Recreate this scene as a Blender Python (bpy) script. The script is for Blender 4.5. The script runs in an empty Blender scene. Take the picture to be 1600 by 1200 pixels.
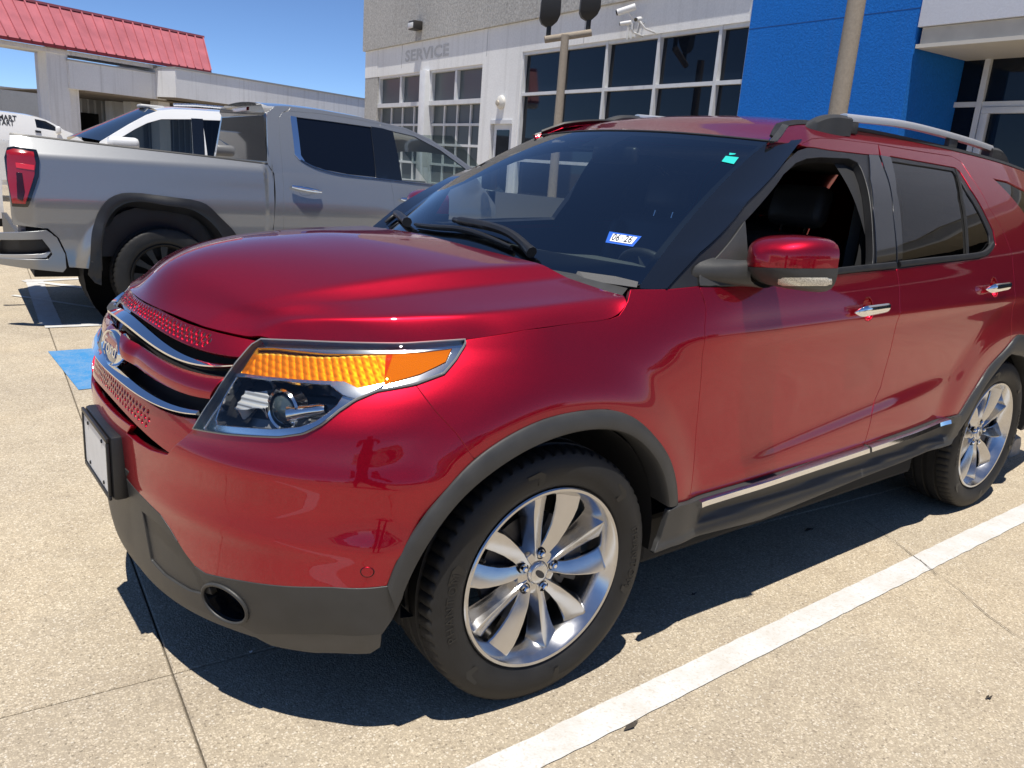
import bpy, bmesh, math, random
import numpy as np
from mathutils import Matrix, Vector
from mathutils.geometry import delaunay_2d_cdt
random.seed(7); rng = np.random.default_rng(7)
S = bpy.context.scene
COL = S.collection
R_ = math.radians
# ------------------------------------------------------------------ camera
CAMP = np.array([1.4014, 2.4821, 1.4947])
FPX = 1258.11
CR = np.array([[-0.78987133, 0.60887401, 0.0733194], [0.10255897, 0.24901528, -0.96305402], [-0.60463621, -0.75316919, -0.25913552]])
cd = bpy.data.cameras.new('camera'); cam = bpy.data.objects.new('camera', cd); COL.objects.link(cam)
cd.sensor_width = 36; cd.lens = 36 * FPX / 1600; cd.clip_start = .05; cd.clip_end = 3000
M = Matrix.Identity(4)
for i in range(3):
    M[i][0] = CR[0][i]; M[i][1] = -CR[1][i]; M[i][2] = -CR[2][i]; M[i][3] = CAMP[i]
cam.matrix_world = M; S.camera = cam
S.render.resolution_x = 1024; S.render.resolution_y = 768
# ------------------------------------------------------------------ light
SUND = Vector((-.17, -.185, -1.0)).normalized()      # the way the light travels
EL = math.asin(-SUND.z); AZ = math.atan2(-SUND.x, -SUND.y)
W = bpy.data.worlds.new('World'); S.world = W; W.use_nodes = True
wn = W.node_tree.nodes; wl = W.node_tree.links
bgn = wn['Background']; sky = wn.new('ShaderNodeTexSky'); sky.sky_type = 'NISHITA'; sky.sun_disc = False
sky.sun_elevation = EL; sky.sun_rotation = AZ; sky.altitude = 1500; sky.air_density = .6; sky.dust_density = .0; sky.ozone_density = 8.0
wl.new(sky.outputs[0], bgn.inputs[0]); bgn.inputs[1].default_value = .12
sl = bpy.data.lights.new('sun', 'SUN'); sl.energy = 4.9; sl.angle = R_(.53); sl.color = (1, .95, .87)
so = bpy.data.objects.new('sun', sl); COL.objects.link(so); so.rotation_euler = SUND.to_track_quat('-Z', 'Y').to_euler(); so.location = (3, 3, 20)
vs = S.view_settings; vs.view_transform = 'Standard'; vs.look = 'None'; vs.gamma = 1; vs.use_curve_mapping = False; vs.exposure = 0.34
cy = S.cycles; cy.max_bounces = 10; cy.transparent_max_bounces = 16; cy.glossy_bounces = 6; cy.transmission_bounces = 6
cy.caustics_reflective = False; cy.caustics_refractive = False; cy.sample_clamp_indirect = 6; cy.use_denoising = True
# ------------------------------------------------------------------ ray helpers
def ray(px, py): return CR.T @ np.array([(px - 800) / FPX, (py - 600) / FPX, 1.])
def on_plane(px, py, P, n):
    d = ray(px, py); n = np.asarray(n, float); t = ((np.asarray(P, float) - CAMP) @ n) / (d @ n); return CAMP + t * d
def at_y(px, py, y): return on_plane(px, py, (0, y, 0), (0, 1, 0))
def at_x(px, py, x): return on_plane(px, py, (x, 0, 0), (1, 0, 0))
def at_z(px, py, z): return on_plane(px, py, (0, 0, z), (0, 0, 1))
# ------------------------------------------------------------------ numeric helpers
def spline(xs, ys):
    xs = np.array(xs, float); ys = np.array(ys, float); n = len(xs); h = np.diff(xs)
    A = np.zeros((n, n)); b = np.zeros((n,) + ys.shape[1:]); A[0, 0] = A[-1, -1] = 1
    for i in range(1, n - 1):
        A[i, i - 1] = h[i - 1]; A[i, i] = 2 * (h[i - 1] + h[i]); A[i, i + 1] = h[i]
        b[i] = 6 * ((ys[i + 1] - ys[i]) / h[i] - (ys[i] - ys[i - 1]) / h[i - 1])
    m = np.linalg.solve(A, b)
    def f(x):
        x = np.clip(np.asarray(x, float), xs[0], xs[-1]); i = np.clip(np.searchsorted(xs, x) - 1, 0, n - 2)
        a = xs[i + 1] - x; c = x - xs[i]; H = h[i]
        if ys.ndim > 1: a = a[..., None]; c = c[..., None]; H = H[..., None]
        return m[i] * a**3 / (6 * H) + m[i + 1] * c**3 / (6 * H) + (ys[i] / H - m[i] * H / 6) * a + (ys[i + 1] / H - m[i + 1] * H / 6) * c
    return f
def pchip(xs, ys):
    xs = np.array(xs, float); ys = np.array(ys, float); h = np.diff(xs); d = np.diff(ys) / h; n = len(xs); m = np.zeros(n)
    m[0] = d[0]; m[-1] = d[-1]
    for i in range(1, n - 1):
        if d[i - 1] * d[i] > 0:
            w1 = 2 * h[i] + h[i - 1]; w2 = h[i] + 2 * h[i - 1]; m[i] = (w1 + w2) / (w1 / d[i - 1] + w2 / d[i])
    def f(x):
        x = np.clip(np.asarray(x, float), xs[0], xs[-1]); i = np.clip(np.searchsorted(xs, x) - 1, 0, n - 2)
        t = (x - xs[i]) / h[i]; return ys[i] * (1 + 2 * t) * (1 - t)**2 + m[i] * h[i] * t * (1 - t)**2 + ys[i + 1] * t * t * (3 - 2 * t) + m[i + 1] * h[i] * t * t * (t - 1)
    return f
def sst(a, b, x):
    t = np.clip((np.asarray(x, float) - a) / (b - a), 0, 1); return t * t * t * (t * (6 * t - 15) + 10)
def resample(P, h, closed=False, smooth=False):
    P = np.array(P, float)
    if closed: P = np.vstack([P, P[:1]])
    if smooth and len(P) > 2:
        s = np.r_[0, np.cumsum(np.linalg.norm(np.diff(P, axis=0), axis=1))]; f = spline(s, P); P = f(np.linspace(0, s[-1], max(8, int(s[-1] / h * 3))))
    s = np.r_[0, np.cumsum(np.linalg.norm(np.diff(P, axis=0), axis=1))]
    n = max(2, int(round(s[-1] / h)) + 1); t = np.linspace(0, s[-1], n)
    Q = np.stack([np.interp(t, s, P[:, k]) for k in range(P.shape[1])], 1)
    return Q[:-1] if closed else Q
def poly_pts(P, h):           # straight polygon sampled, corners kept
    out = []; P = np.array(P, float)
    for i in range(len(P)):
        a, b = P[i], P[(i + 1) % len(P)]; n = max(1, int(np.ceil(np.linalg.norm(b - a) / h)))
        out += [a + (b - a) * k / n for k in range(n)]
    return np.array(out)
def in_poly(pts, poly):
    x, y = pts[:, 0], pts[:, 1]; r = np.zeros(len(pts), bool); n = len(poly); j = n - 1
    for i in range(n):
        xi, yi = poly[i]; xj, yj = poly[j]
        if yi != yj: r ^= ((yi > y) != (yj > y)) & (x < (xj - xi) * (y - yi) / (yj - yi) + xi)
        j = i
    return r
def area2(P): return float(np.sum(P[:, 0] * np.roll(P[:, 1], -1) - np.roll(P[:, 0], -1) * P[:, 1]))
def offset_loop(P, d):        # P counter-clockwise; d>0 goes inward
    e = np.roll(P, -1, 0) - P; L = np.linalg.norm(e, axis=1, keepdims=True) + 1e-9; e = e / L
    n = np.stack([-e[:, 1], e[:, 0]], 1); m = n + np.roll(n, 1, 0); l = np.linalg.norm(m, axis=1, keepdims=True)
    m = m / np.maximum(l, .3); k = 1 / np.maximum(np.sum(m * n, 1, keepdims=True), .5); return P + m * d * k, m
# ------------------------------------------------------------------ object helpers
def link(o, parent=None):
    COL.objects.link(o)
    if parent is not None: o.parent = parent
    return o
def mk(name, V, F, mat, parent=None, smooth=False, normals=None, auto=None):
    me = bpy.data.meshes.new(name); me.from_pydata([tuple(map(float, v)) for v in V], [], [tuple(map(int, f)) for f in F]); me.update()
    if isinstance(mat, (list, tuple)):
        for m in mat: me.materials.append(m)
    elif mat is not None: me.materials.append(mat)
    if smooth or normals is not None or auto: me.polygons.foreach_set('use_smooth', [True] * len(me.polygons))
    if auto:
        me.update(); me.set_sharp_from_angle(angle=R_(auto))
    if normals is not None: me.normals_split_custom_set_from_vertices([tuple(map(float, n)) for n in normals])
    return link(bpy.data.objects.new(name, me), parent)
def empty(name, loc=(0, 0, 0), parent=None, rz=0):
    o = bpy.data.objects.new(name, None); o.location = loc; o.rotation_euler.z = rz; o.empty_display_size = .2; return link(o, parent)
def tag(o, label=None, cat=None, group=None, kind=None):
    for k, v in (('label', label), ('category', cat), ('group', group), ('kind', kind)):
        if v: o[k] = v
    return o
def inst(o, name=None, parent=None, mat=None):
    c = o.copy(); c.name = name or o.name; COL.objects.link(c)
    if parent is not None: c.parent = parent
    return c
def copy_tree(o, parent=None):
    c = inst(o, o.name.split('.')[0], parent)
    for ch in list(o.children): copy_tree(ch, c)
    return c
class MB:
    def __init__(s): s.v = []; s.f = []
    def add(s, V, F):
        b = len(s.v); s.v += [tuple(map(float, v)) for v in V]; s.f += [tuple(int(i) + b for i in f) for f in F]; return s
    def box(s, a, b, bev=0, fr=None):
        (x0, y0, z0), (x1, y1, z1) = np.minimum(a, b), np.maximum(a, b); bm = bmesh.new()
        vs_ = [bm.verts.new(p) for p in ((x0, y0, z0), (x1, y0, z0), (x1, y1, z0), (x0, y1, z0), (x0, y0, z1), (x1, y0, z1), (x1, y1, z1), (x0, y1, z1))]
        for f in ((3, 2, 1, 0), (4, 5, 6, 7), (0, 1, 5, 4), (1, 2, 6, 5), (2, 3, 7, 6), (3, 0, 4, 7)): bm.faces.new([vs_[i] for i in f])
        if bev: bmesh.ops.bevel(bm, geom=bm.edges[:], offset=bev, segments=2, profile=.5, affect='EDGES')
        bm.verts.index_update(); V = [v.co[:] for v in bm.verts]; F = [[v.index for v in f.verts] for f in bm.faces]; bm.free()
        if fr is not None: V = [fr(p) for p in V]
        return s.add(V, F)
    def tube(s, path, r, n=10, cap=True, closed=False):
        P = np.array(path, float); m = len(P); rr = np.broadcast_to(np.array(r, float), (m,)); V = []
        T = np.gradient(P, axis=0) if not closed else np.roll(P, -1, 0) - np.roll(P, 1, 0)
        T /= np.linalg.norm(T, axis=1, keepdims=True) + 1e-12; u = np.cross(T[0], (0, 0, 1.))
        if np.linalg.norm(u) < .1: u = np.cross(T[0], (1., 0, 0))
        for i in range(m):
            u = u - T[i] * (u @ T[i]); u /= np.linalg.norm(u); w = np.cross(T[i], u)
            for k in range(n): a = 2 * math.pi * k / n; V.append(P[i] + rr[i] * (u * math.cos(a) + w * math.sin(a)))
        F = []
        for i in range(m if closed else m - 1):
            j = (i + 1) % m
            for k in range(n): F.append((i * n + k, i * n + (k + 1) % n, j * n + (k + 1) % n, j * n + k))
        if cap and not closed: F += [tuple(range(n - 1, -1, -1)), tuple((m - 1) * n + k for k in range(n))]
        return s.add(V, F)
    def lathe(s, prof, O=(0, 0, 0), ax=(0, 0, 1), n=32, closed=False, a0=0, a1=2 * math.pi):
        ax = np.array(ax, float); ax /= np.linalg.norm(ax); u = np.cross(ax, (0, 0, 1.) if abs(ax[2]) < .9 else (1., 0, 0)); u /= np.linalg.norm(u); w = np.cross(ax, u)
        m = len(prof); V = []; full = abs(a1 - a0 - 2 * math.pi) < 1e-6; nn = n if full else n + 1
        for i in range(nn):
            a = a0 + (a1 - a0) * i / n; d = u * math.cos(a) + w * math.sin(a)
            for r, h in prof: V.append(np.array(O) + d * r + ax * h)
        F = []
        for i in range(n):
            j = (i + 1) % nn
            for k in range(m if closed else m - 1): l = (k + 1) % m; F.append((i * m + k, j * m + k, j * m + l, i * m + l))
        return s.add(V, F)
    def prism(s, poly, fa, fb):    # polygon of 2D points between two maps 2D->3D
        n = len(poly); V = [fa(p) for p in poly] + [fb(p) for p in poly]
        return s.add(V, [tuple(range(n)), tuple(range(2 * n - 1, n - 1, -1))] + [(i, i + n, (i + 1) % n + n, (i + 1) % n) for i in range(n)])
    def build(s, name, mat, parent=None, smooth=False, auto=None, fix=True):
        o = mk(name, s.v, s.f, mat, parent, smooth, auto=auto)
        if fix:
            bm = bmesh.new(); bm.from_mesh(o.data); bmesh.ops.recalc_face_normals(bm, faces=bm.faces[:]); bm.to_mesh(o.data); bm.free()
            if auto: o.data.set_sharp_from_angle(angle=R_(auto))
        return o
def bx(name, a, b, mat, parent=None, bev=0, fr=None): return MB().box(a, b, bev, fr).build(name, mat, parent, auto=40 if bev else None)
_font = {}
def text_geo(body, size=1, ext=0.0, res=3, spacing=1.0, bold=0.0):
    cu = bpy.data.curves.new('t', 'FONT'); cu.body = body; cu.size = size; cu.extrude = ext; cu.offset = bold; cu.resolution_u = res; cu.align_x = 'CENTER'; cu.align_y = 'CENTER'; cu.space_character = spacing
    o = bpy.data.objects.new('t', cu); COL.objects.link(o); dg = bpy.context.evaluated_depsgraph_get(); e = o.evaluated_get(dg); me = e.to_mesh()
    V = np.array([v.co[:] for v in me.vertices]) if len(me.vertices) else np.zeros((0, 3)); F = [tuple(p.vertices) for p in me.polygons]; e.to_mesh_clear()
    bpy.data.objects.remove(o); bpy.data.curves.remove(cu); return V, F
# ------------------------------------------------------------------ surfaces and trimmed panels
class Surf:
    def __init__(s, ev, inv): s.ev = ev; s.inv = inv
    def P(s, uv, off=0.0): 
        p = s.ev(uv[:, 0], uv[:, 1])
        return p + s.N(uv) * np.reshape(off, (-1, 1)) if np.any(off) else p
    def N(s, uv, e=1.5e-3):
        u, v = uv[:, 0], uv[:, 1]; n = np.cross(s.ev(u + e, v) - s.ev(u - e, v), s.ev(u, v + e) - s.ev(u, v - e)); n /= np.linalg.norm(n, axis=1, keepdims=True) + 1e-12
        return n * s.sgn
    sgn = 1.0
    def tr(s, L): return np.array([s.inv(*p) if len(p) == 2 else p[1:] for p in L])   # pixels, or ('uv',u,v)
def panel(name, sf, loop, mat, parent=None, h=.02, gap=.002, t=.018, off=0.0, holes=(), edge=.0025, offf=None, flat=False):
    loops = [np.array(loop, float)] + [np.array(q, float) for q in holes]; L2 = []
    for i, q in enumerate(loops):
        q = poly_pts(q, h * .8)
        if (area2(q) < 0) != (i > 0): q = q[::-1]
        if gap: q, _ = offset_loop(q, gap)
        L2.append(q)
    o = L2[0]; mn, mx = o.min(0), o.max(0); gx, gy = np.meshgrid(np.arange(mn[0], mx[0], h), np.arange(mn[1], mx[1], h)); gx = gx + (np.arange(gx.shape[0]) % 2)[:, None] * h * .5
    g = np.stack([gx.ravel(), gy.ravel()], 1); k = in_poly(g, o)
    for q in L2[1:]: k &= ~in_poly(g, q)
    g = g[k]; B = np.vstack(L2)
    if len(g):
        dm = np.full(len(g), 9.)
        for b in range(0, len(B), 64): dm = np.minimum(dm, np.linalg.norm(g[:, None] - B[None, b:b + 64], axis=2).min(1))
        g = g[dm > h * .45]
    A = np.vstack([B, g]); ed = []; b = 0
    for q in L2: ed += [(b + i, b + (i + 1) % len(q)) for i in range(len(q))]; b += len(q)
    vo, eo, fo, ov, oe, of = delaunay_2d_cdt([Vector(p) for p in A], ed, [], 0, 1e-7)
    A2 = np.array([v[:] for v in vo]); T = np.array([f for f in fo]); cen = A2[T].mean(1); k = in_poly(cen, o)
    for q in L2[1:]: k &= ~in_poly(cen, q)
    T = T[k]; o_ = off if offf is None else off + offf(A2)
    V = sf.P(A2, o_) if (offf is not None or off) else sf.P(A2); 
    if offf is None: N = sf.N(A2)
    else:
        e = 1.5e-3; f = lambda a: sf.ev(a[:, 0], a[:, 1]) + sf.N(a) * np.reshape(off + offf(a), (-1, 1))
        N = np.cross(f(A2 + [e, 0]) - f(A2 - [e, 0]), f(A2 + [0, e]) - f(A2 - [0, e])); N /= np.linalg.norm(N, axis=1, keepdims=True) + 1e-12; N *= sf.sgn
    tri = V[T]; fn = np.cross(tri[:, 1] - tri[:, 0], tri[:, 2] - tri[:, 0]); flip = np.sum(fn * N[T].mean(1), 1) < 0; T[flip] = T[flip][:, ::-1]
    V = list(V); NN = list(N); F = [tuple(x) for x in T]
    if t:
        # boundary directed edges
        es = {}
        for a, b_, c in F:
            for e in ((a, b_), (b_, c), (c, a)): es[e] = 1
        bd = [e for e in es if (e[1], e[0]) not in es]; ring = {}
        nxt = {}; prv = {}
        for a, b_ in bd: nxt[a] = b_; prv[b_] = a
        for a in set(nxt) | set(prv):
            p = V[prv.get(a, a)]; q = V[nxt.get(a, a)]; tg = q - p; outw = np.cross(tg, N[a]); l = np.linalg.norm(outw)
            outw = outw / l if l > 1e-9 else N[a] * 0
            i1 = len(V); V.append(V[a] + outw * edge * .6 - N[a] * edge * .25); NN.append((outw + N[a]) / 1.4142)
            V.append(V[a] + outw * edge - N[a] * edge); NN.append(outw)
            V.append(V[a] + outw * edge - N[a] * t); NN.append(outw); ring[a] = (i1, i1 + 1, i1 + 2)
        for a, b_ in bd:
            if a in ring and b_ in ring:
                r0, r1 = ring[a], ring[b_]
                F += [(b_, a, r0[0], r1[0]), (r1[0], r0[0], r0[1], r1[1]), (r1[1], r0[1], r0[2], r1[2])]
    return mk(name, V, F, mat, parent, normals=NN)
def sweep(name, sf, line, prof, mat, parent=None, h=.012, smooth=True, cap=True, auto=None):
    """profile of (across, out) metres carried along a uv line of a surface; across is along n x tangent"""
    q = resample(line, h) if h else np.array(line, float); P = sf.P(q); N = sf.N(q); T = np.gradient(P, axis=0); T /= np.linalg.norm(T, axis=1, keepdims=True); Bn = np.cross(N, T)
    V = []
    for i in range(len(q)):
        pr = prof(i / (len(q) - 1)) if callable(prof) else prof; m = len(pr)
        for a, o in pr: V.append(P[i] + Bn[i] * a + N[i] * o)
    F = [(i * m + k, i * m + (k + 1) % m, (i + 1) * m + (k + 1) % m, (i + 1) * m + k) for i in range(len(q) - 1) for k in range(m)]
    if cap: F += [tuple(range(m - 1, -1, -1)), tuple((len(q) - 1) * m + k for k in range(m))]
    b = MB().add(V, F); return b.build(name, mat, parent, auto=auto or 35)
# ------------------------------------------------------------------ materials
def newmat(n):
    m = bpy.data.materials.new(n); m.use_nodes = True; nt = m.node_tree; return m, nt, nt.nodes['Principled BSDF'], nt.nodes['Material Output']
def P(n, col, rough=.5, metal=0, coat=0, coatr=.03, spec=.5, noise=None, bump=None, sheen=0):
    """noise=(scale, amount) varies the colour, bump=(scale, strength)"""
    m, nt, b, o = newmat(n); b.inputs['Base Color'].default_value = (*col, 1); b.inputs['Roughness'].default_value = rough; b.inputs['Metallic'].default_value = metal
    b.inputs['Coat Weight'].default_value = coat; b.inputs['Coat Roughness'].default_value = coatr; b.inputs['Specular IOR Level'].default_value = spec
    tc = nt.nodes.new('ShaderNodeTexCoord')
    if noise:
        t = nt.nodes.new('ShaderNodeTexNoise'); t.inputs['Scale'].default_value = noise[0]; t.inputs['Detail'].default_value = 6; nt.links.new(tc.outputs['Object'], t.inputs['Vector'])
        r = nt.nodes.new('ShaderNodeMapRange'); r.inputs[1].default_value = .3; r.inputs[2].default_value = .7; r.inputs[3].default_value = 1 - noise[1]; r.inputs[4].default_value = 1 + noise[1]; nt.links.new(t.outputs['Fac'], r.inputs[0])
        x = nt.nodes.new('ShaderNodeMix'); x.data_type = 'RGBA'; x.blend_type = 'MULTIPLY'; x.inputs['Factor'].default_value = 1; x.inputs['A'].default_value = (*col, 1)
        nt.links.new(r.outputs[0], x.inputs['B']); nt.links.new(x.outputs['Result'], b.inputs['Base Color'])
        r2 = nt.nodes.new('ShaderNodeMapRange'); r2.inputs[3].default_value = max(0, rough - .08); r2.inputs[4].default_value = min(1, rough + .08); nt.links.new(t.outputs['Fac'], r2.inputs[0]); nt.links.new(r2.outputs[0], b.inputs['Roughness'])
    if bump:
        t = nt.nodes.new('ShaderNodeTexNoise'); t.inputs['Scale'].default_value = bump[0]; t.inputs['Detail'].default_value = 4; nt.links.new(tc.outputs['Object'], t.inputs['Vector'])
        u = nt.nodes.new('ShaderNodeBump'); u.inputs['Strength'].default_value = bump[1]; u.inputs['Distance'].default_value = .004; nt.links.new(t.outputs['Fac'], u.inputs['Height']); nt.links.new(u.outputs[0], b.inputs['Normal'])
    return m
def paint(n, col, metal=.6, rough=.36, flake=.35, coatr=.012, peel=.012, dark=.55):
    m, nt, b, o = newmat(n); N = nt.nodes; L = nt.links; tc = N.new('ShaderNodeTexCoord')
    v = N.new('ShaderNodeTexVoronoi'); v.inputs['Scale'].default_value = 1400; L.new(tc.outputs['Object'], v.inputs['Vector'])
    r = N.new('ShaderNodeMapRange'); r.inputs[3].default_value = 1 - flake; r.inputs[4].default_value = 1 + flake; L.new(v.outputs['Color'], r.inputs[0])
    x = N.new('ShaderNodeMix'); x.data_type = 'RGBA'; x.blend_type = 'MULTIPLY'; x.inputs['Factor'].default_value = 1; x.inputs['A'].default_value = (*col, 1); L.new(r.outputs[0], x.inputs['B'])
    L.new(x.outputs['Result'], b.inputs['Base Color'])
    b.inputs['Metallic'].default_value = metal; b.inputs['Roughness'].default_value = rough; b.inputs['Coat Weight'].default_value = 1; b.inputs['Coat Roughness'].default_value = coatr; b.inputs['Coat IOR'].default_value = 1.48
    # faint orange peel and dust in the clear coat
    t = N.new('ShaderNodeTexNoise'); t.inputs['Scale'].default_value = 160; t.inputs['Detail'].default_value = 1; L.new(tc.outputs['Object'], t.inputs['Vector'])
    u = N.new('ShaderNodeBump'); u.inputs['Strength'].default_value = peel; u.inputs['Distance'].default_value = .002; L.new(t.outputs['Fac'], u.inputs['Height']); L.new(u.outputs[0], b.inputs['Coat Normal'])
    d = N.new('ShaderNodeTexNoise'); d.inputs['Scale'].default_value = 9; d.inputs['Detail'].default_value = 9; d.inputs['Roughness'].default_value = .7; L.new(tc.outputs['Object'], d.inputs['Vector'])
    r2 = N.new('ShaderNodeMapRange'); r2.inputs[1].default_value = .45; r2.inputs[2].default_value = .8; r2.inputs[3].default_value = coatr; r2.inputs[4].default_value = coatr + .05; L.new(d.outputs['Fac'], r2.inputs[0]); L.new(r2.outputs[0], b.inputs['Coat Roughness'])
    return m
def glass(n, tint=(.8, .85, .85), ior=1.5, rough=0.0, refl=1.0):
    m, nt, b, o = newmat(n); N = nt.nodes; L = nt.links; N.remove(b)
    t = N.new('ShaderNodeBsdfTransparent'); t.inputs[0].default_value = (*tint, 1); g = N.new('ShaderNodeBsdfGlossy'); g.inputs['Roughness'].default_value = rough; g.inputs[0].default_value = (refl, refl, refl, 1)
    f = N.new('ShaderNodeFresnel'); f.inputs[0].default_value = ior; x = N.new('ShaderNodeMixShader'); L.new(f.outputs[0], x.inputs[0]); L.new(t.outputs[0], x.inputs[1]); L.new(g.outputs[0], x.inputs[2]); L.new(x.outputs[0], o.inputs[0]); return m
def mixcol(nt, fac, a, b, mode='MIX'):
    x = nt.nodes.new('ShaderNodeMix'); x.data_type = 'RGBA'; x.blend_type = mode
    for s, v in (('Factor', fac), ('A', a), ('B', b)):
        if hasattr(v, 'links') or hasattr(v, 'is_output'): nt.links.new(v, x.inputs[s])
        else: x.inputs[s].default_value = v if s == 'Factor' else (*v, 1)
    return x.outputs['Result']
def ramp(nt, src, stops):
    r = nt.nodes.new('ShaderNodeValToRGB'); e = r.color_ramp.elements
    while len(e) < len(stops): e.new(.5)
    for i, (p, c) in enumerate(stops): e[i].position = p; e[i].color = (*c, 1) if len(c) == 3 else c
    nt.links.new(src, r.inputs[0]); return r.outputs[0]
def tex(nt, kind, scale, vec, **kw):
    t = nt.nodes.new('ShaderNodeTex' + kind); t.inputs['Scale'].default_value = scale; nt.links.new(vec, t.inputs['Vector'])
    for k, v in kw.items():
        if k in t.inputs: t.inputs[k].default_value = v
        else: setattr(t, k, v)
    return t
def concrete_mat():
    m, nt, b, o = newmat('exposed_aggregate'); N = nt.nodes; L = nt.links; tc = N.new('ShaderNodeNewGeometry').outputs['Position']; rnd = N.new('ShaderNodeObjectInfo').outputs['Random']
    nz = tex(nt, 'Noise', 60, tc, Detail=2); 
    wv = N.new('ShaderNodeVectorMath'); wv.operation = 'MULTIPLY_ADD'; L.new(nz.outputs['Color'], wv.inputs[0]); wv.inputs[1].default_value = (.012, .012, .0); L.new(tc, wv.inputs[2])
    v = tex(nt, 'Voronoi', 150, wv.outputs[0], feature='F1'); v2 = tex(nt, 'Voronoi', 260, wv.outputs[0], feature='F1')
    big = tex(nt, 'Noise', .55, tc, Detail=7, Roughness=.62); mid = tex(nt, 'Noise', 5, tc, Detail=6, Roughness=.65); fine = tex(nt, 'Noise', 320, tc, Detail=3)
    sep = N.new('ShaderNodeSeparateColor'); L.new(v.outputs['Color'], sep.inputs[0])
    c = ramp(nt, sep.outputs[0], [(0, (.24, .205, .155)), (.15, (.37, .315, .235)), (.4, (.465, .40, .30)), (.7, (.52, .45, .34)), (.9, (.60, .53, .42)), (1, (.60, .56, .48))])
    gapm = ramp(nt, v.outputs['Distance'], [(.42, (0, 0, 0)), (.62, (1, 1, 1))])
    c = mixcol(nt, gapm, c, (.39, .335, .255))
    sp = ramp(nt, v2.outputs['Distance'], [(.0, (1, 1, 1)), (.16, (0, 0, 0))]); s2 = N.new('ShaderNodeSeparateColor'); L.new(v2.outputs['Color'], s2.inputs[0])
    dk = ramp(nt, s2.outputs[1], [(.70, (0, 0, 0)), (.80, (1, 1, 1))]); mm = N.new('ShaderNodeMath'); mm.operation = 'MULTIPLY'; L.new(sp, mm.inputs[0]); L.new(dk, mm.inputs[1])
    c = mixcol(nt, mm.outputs[0], c, (.10, .08, .06))
    f2 = ramp(nt, fine.outputs['Fac'], [(.3, (.86, .86, .86)), (.7, (1.1, 1.1, 1.1))]); c = mixcol(nt, 1.0, c, f2, 'MULTIPLY')
    st = ramp(nt, mid.outputs['Fac'], [(.3, (.90, .88, .86)), (.6, (1.03, 1.02, 1.0))]); c = mixcol(nt, 1.0, c, st, 'MULTIPLY')
    bg = ramp(nt, big.outputs['Fac'], [(.28, (.80, .80, .83)), (.5, (1, 1, 1)), (.72, (1.08, 1.05, 1.0))]); c = mixcol(nt, 1.0, c, bg, 'MULTIPLY')
    c = mixcol(nt, 1.0, c, ramp(nt, rnd, [(0, (.94, .94, .945)), (1, (1.05, 1.045, 1.03))]), 'MULTIPLY')
    mp = N.new('ShaderNodeMapping'); mp.inputs['Scale'].default_value = (.28, 3.2, 1); L.new(tc, mp.inputs[0]); tk = tex(nt, 'Noise', 1.1, mp.outputs[0], Detail=6, Roughness=.7)
    c = mixcol(nt, ramp(nt, tk.outputs['Fac'], [(.54, (0, 0, 0)), (.78, (.35, .35, .35))]), c, (.27, .245, .215))
    # scattered oil spots
    sv = tex(nt, 'Voronoi', .9, tc, feature='F1'); spot = ramp(nt, sv.outputs['Distance'], [(.0, (.6, .6, .6)), (.02, (.45, .45, .45)), (.045, (0, 0, 0))]); c = mixcol(nt, spot, c, (.10, .085, .075))
    L.new(c, b.inputs['Base Color']); b.inputs['Roughness'].default_value = .88; b.inputs['Specular IOR Level'].default_value = .25
    hN = N.new('ShaderNodeMath'); hN.operation = 'MULTIPLY_ADD'; L.new(v.outputs['Distance'], hN.inputs[0]); hN.inputs[1].default_value = -1.0; L.new(fine.outputs['Fac'], hN.inputs[2])
    u = N.new('ShaderNodeBump'); u.inputs['Strength'].default_value = .55; u.inputs['Distance'].default_value = .004; L.new(hN.outputs[0], u.inputs['Height']); L.new(u.outputs[0], b.inputs['Normal']); return m
def linepaint(n, col, wear=.5, dirt=(.45, .40, .33)):
    m, nt, b, o = newmat(n); N = nt.nodes; L = nt.links; tc = N.new('ShaderNodeTexCoord').outputs['Object']
    a = tex(nt, 'Noise', 7, tc, Detail=8, Roughness=.7); s = tex(nt, 'Noise', 90, tc, Detail=3); v = tex(nt, 'Voronoi', 105, tc)
    c = mixcol(nt, ramp(nt, a.outputs['Fac'], [(.42, (0, 0, 0)), (.8, (wear, wear, wear))]), col, dirt)
    c = mixcol(nt, ramp(nt, s.outputs['Fac'], [(.56, (0, 0, 0)), (.70, (wear * .8,) * 3)]), c, dirt); L.new(c, b.inputs['Base Color']); b.inputs['Roughness'].default_value = .7
    u = N.new('ShaderNodeBump'); u.inputs['Strength'].default_value = .35; u.inputs['Distance'].default_value = .004; L.new(v.outputs['Distance'], u.inputs['Height']); L.new(u.outputs[0], b.inputs['Normal']); return m
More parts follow.
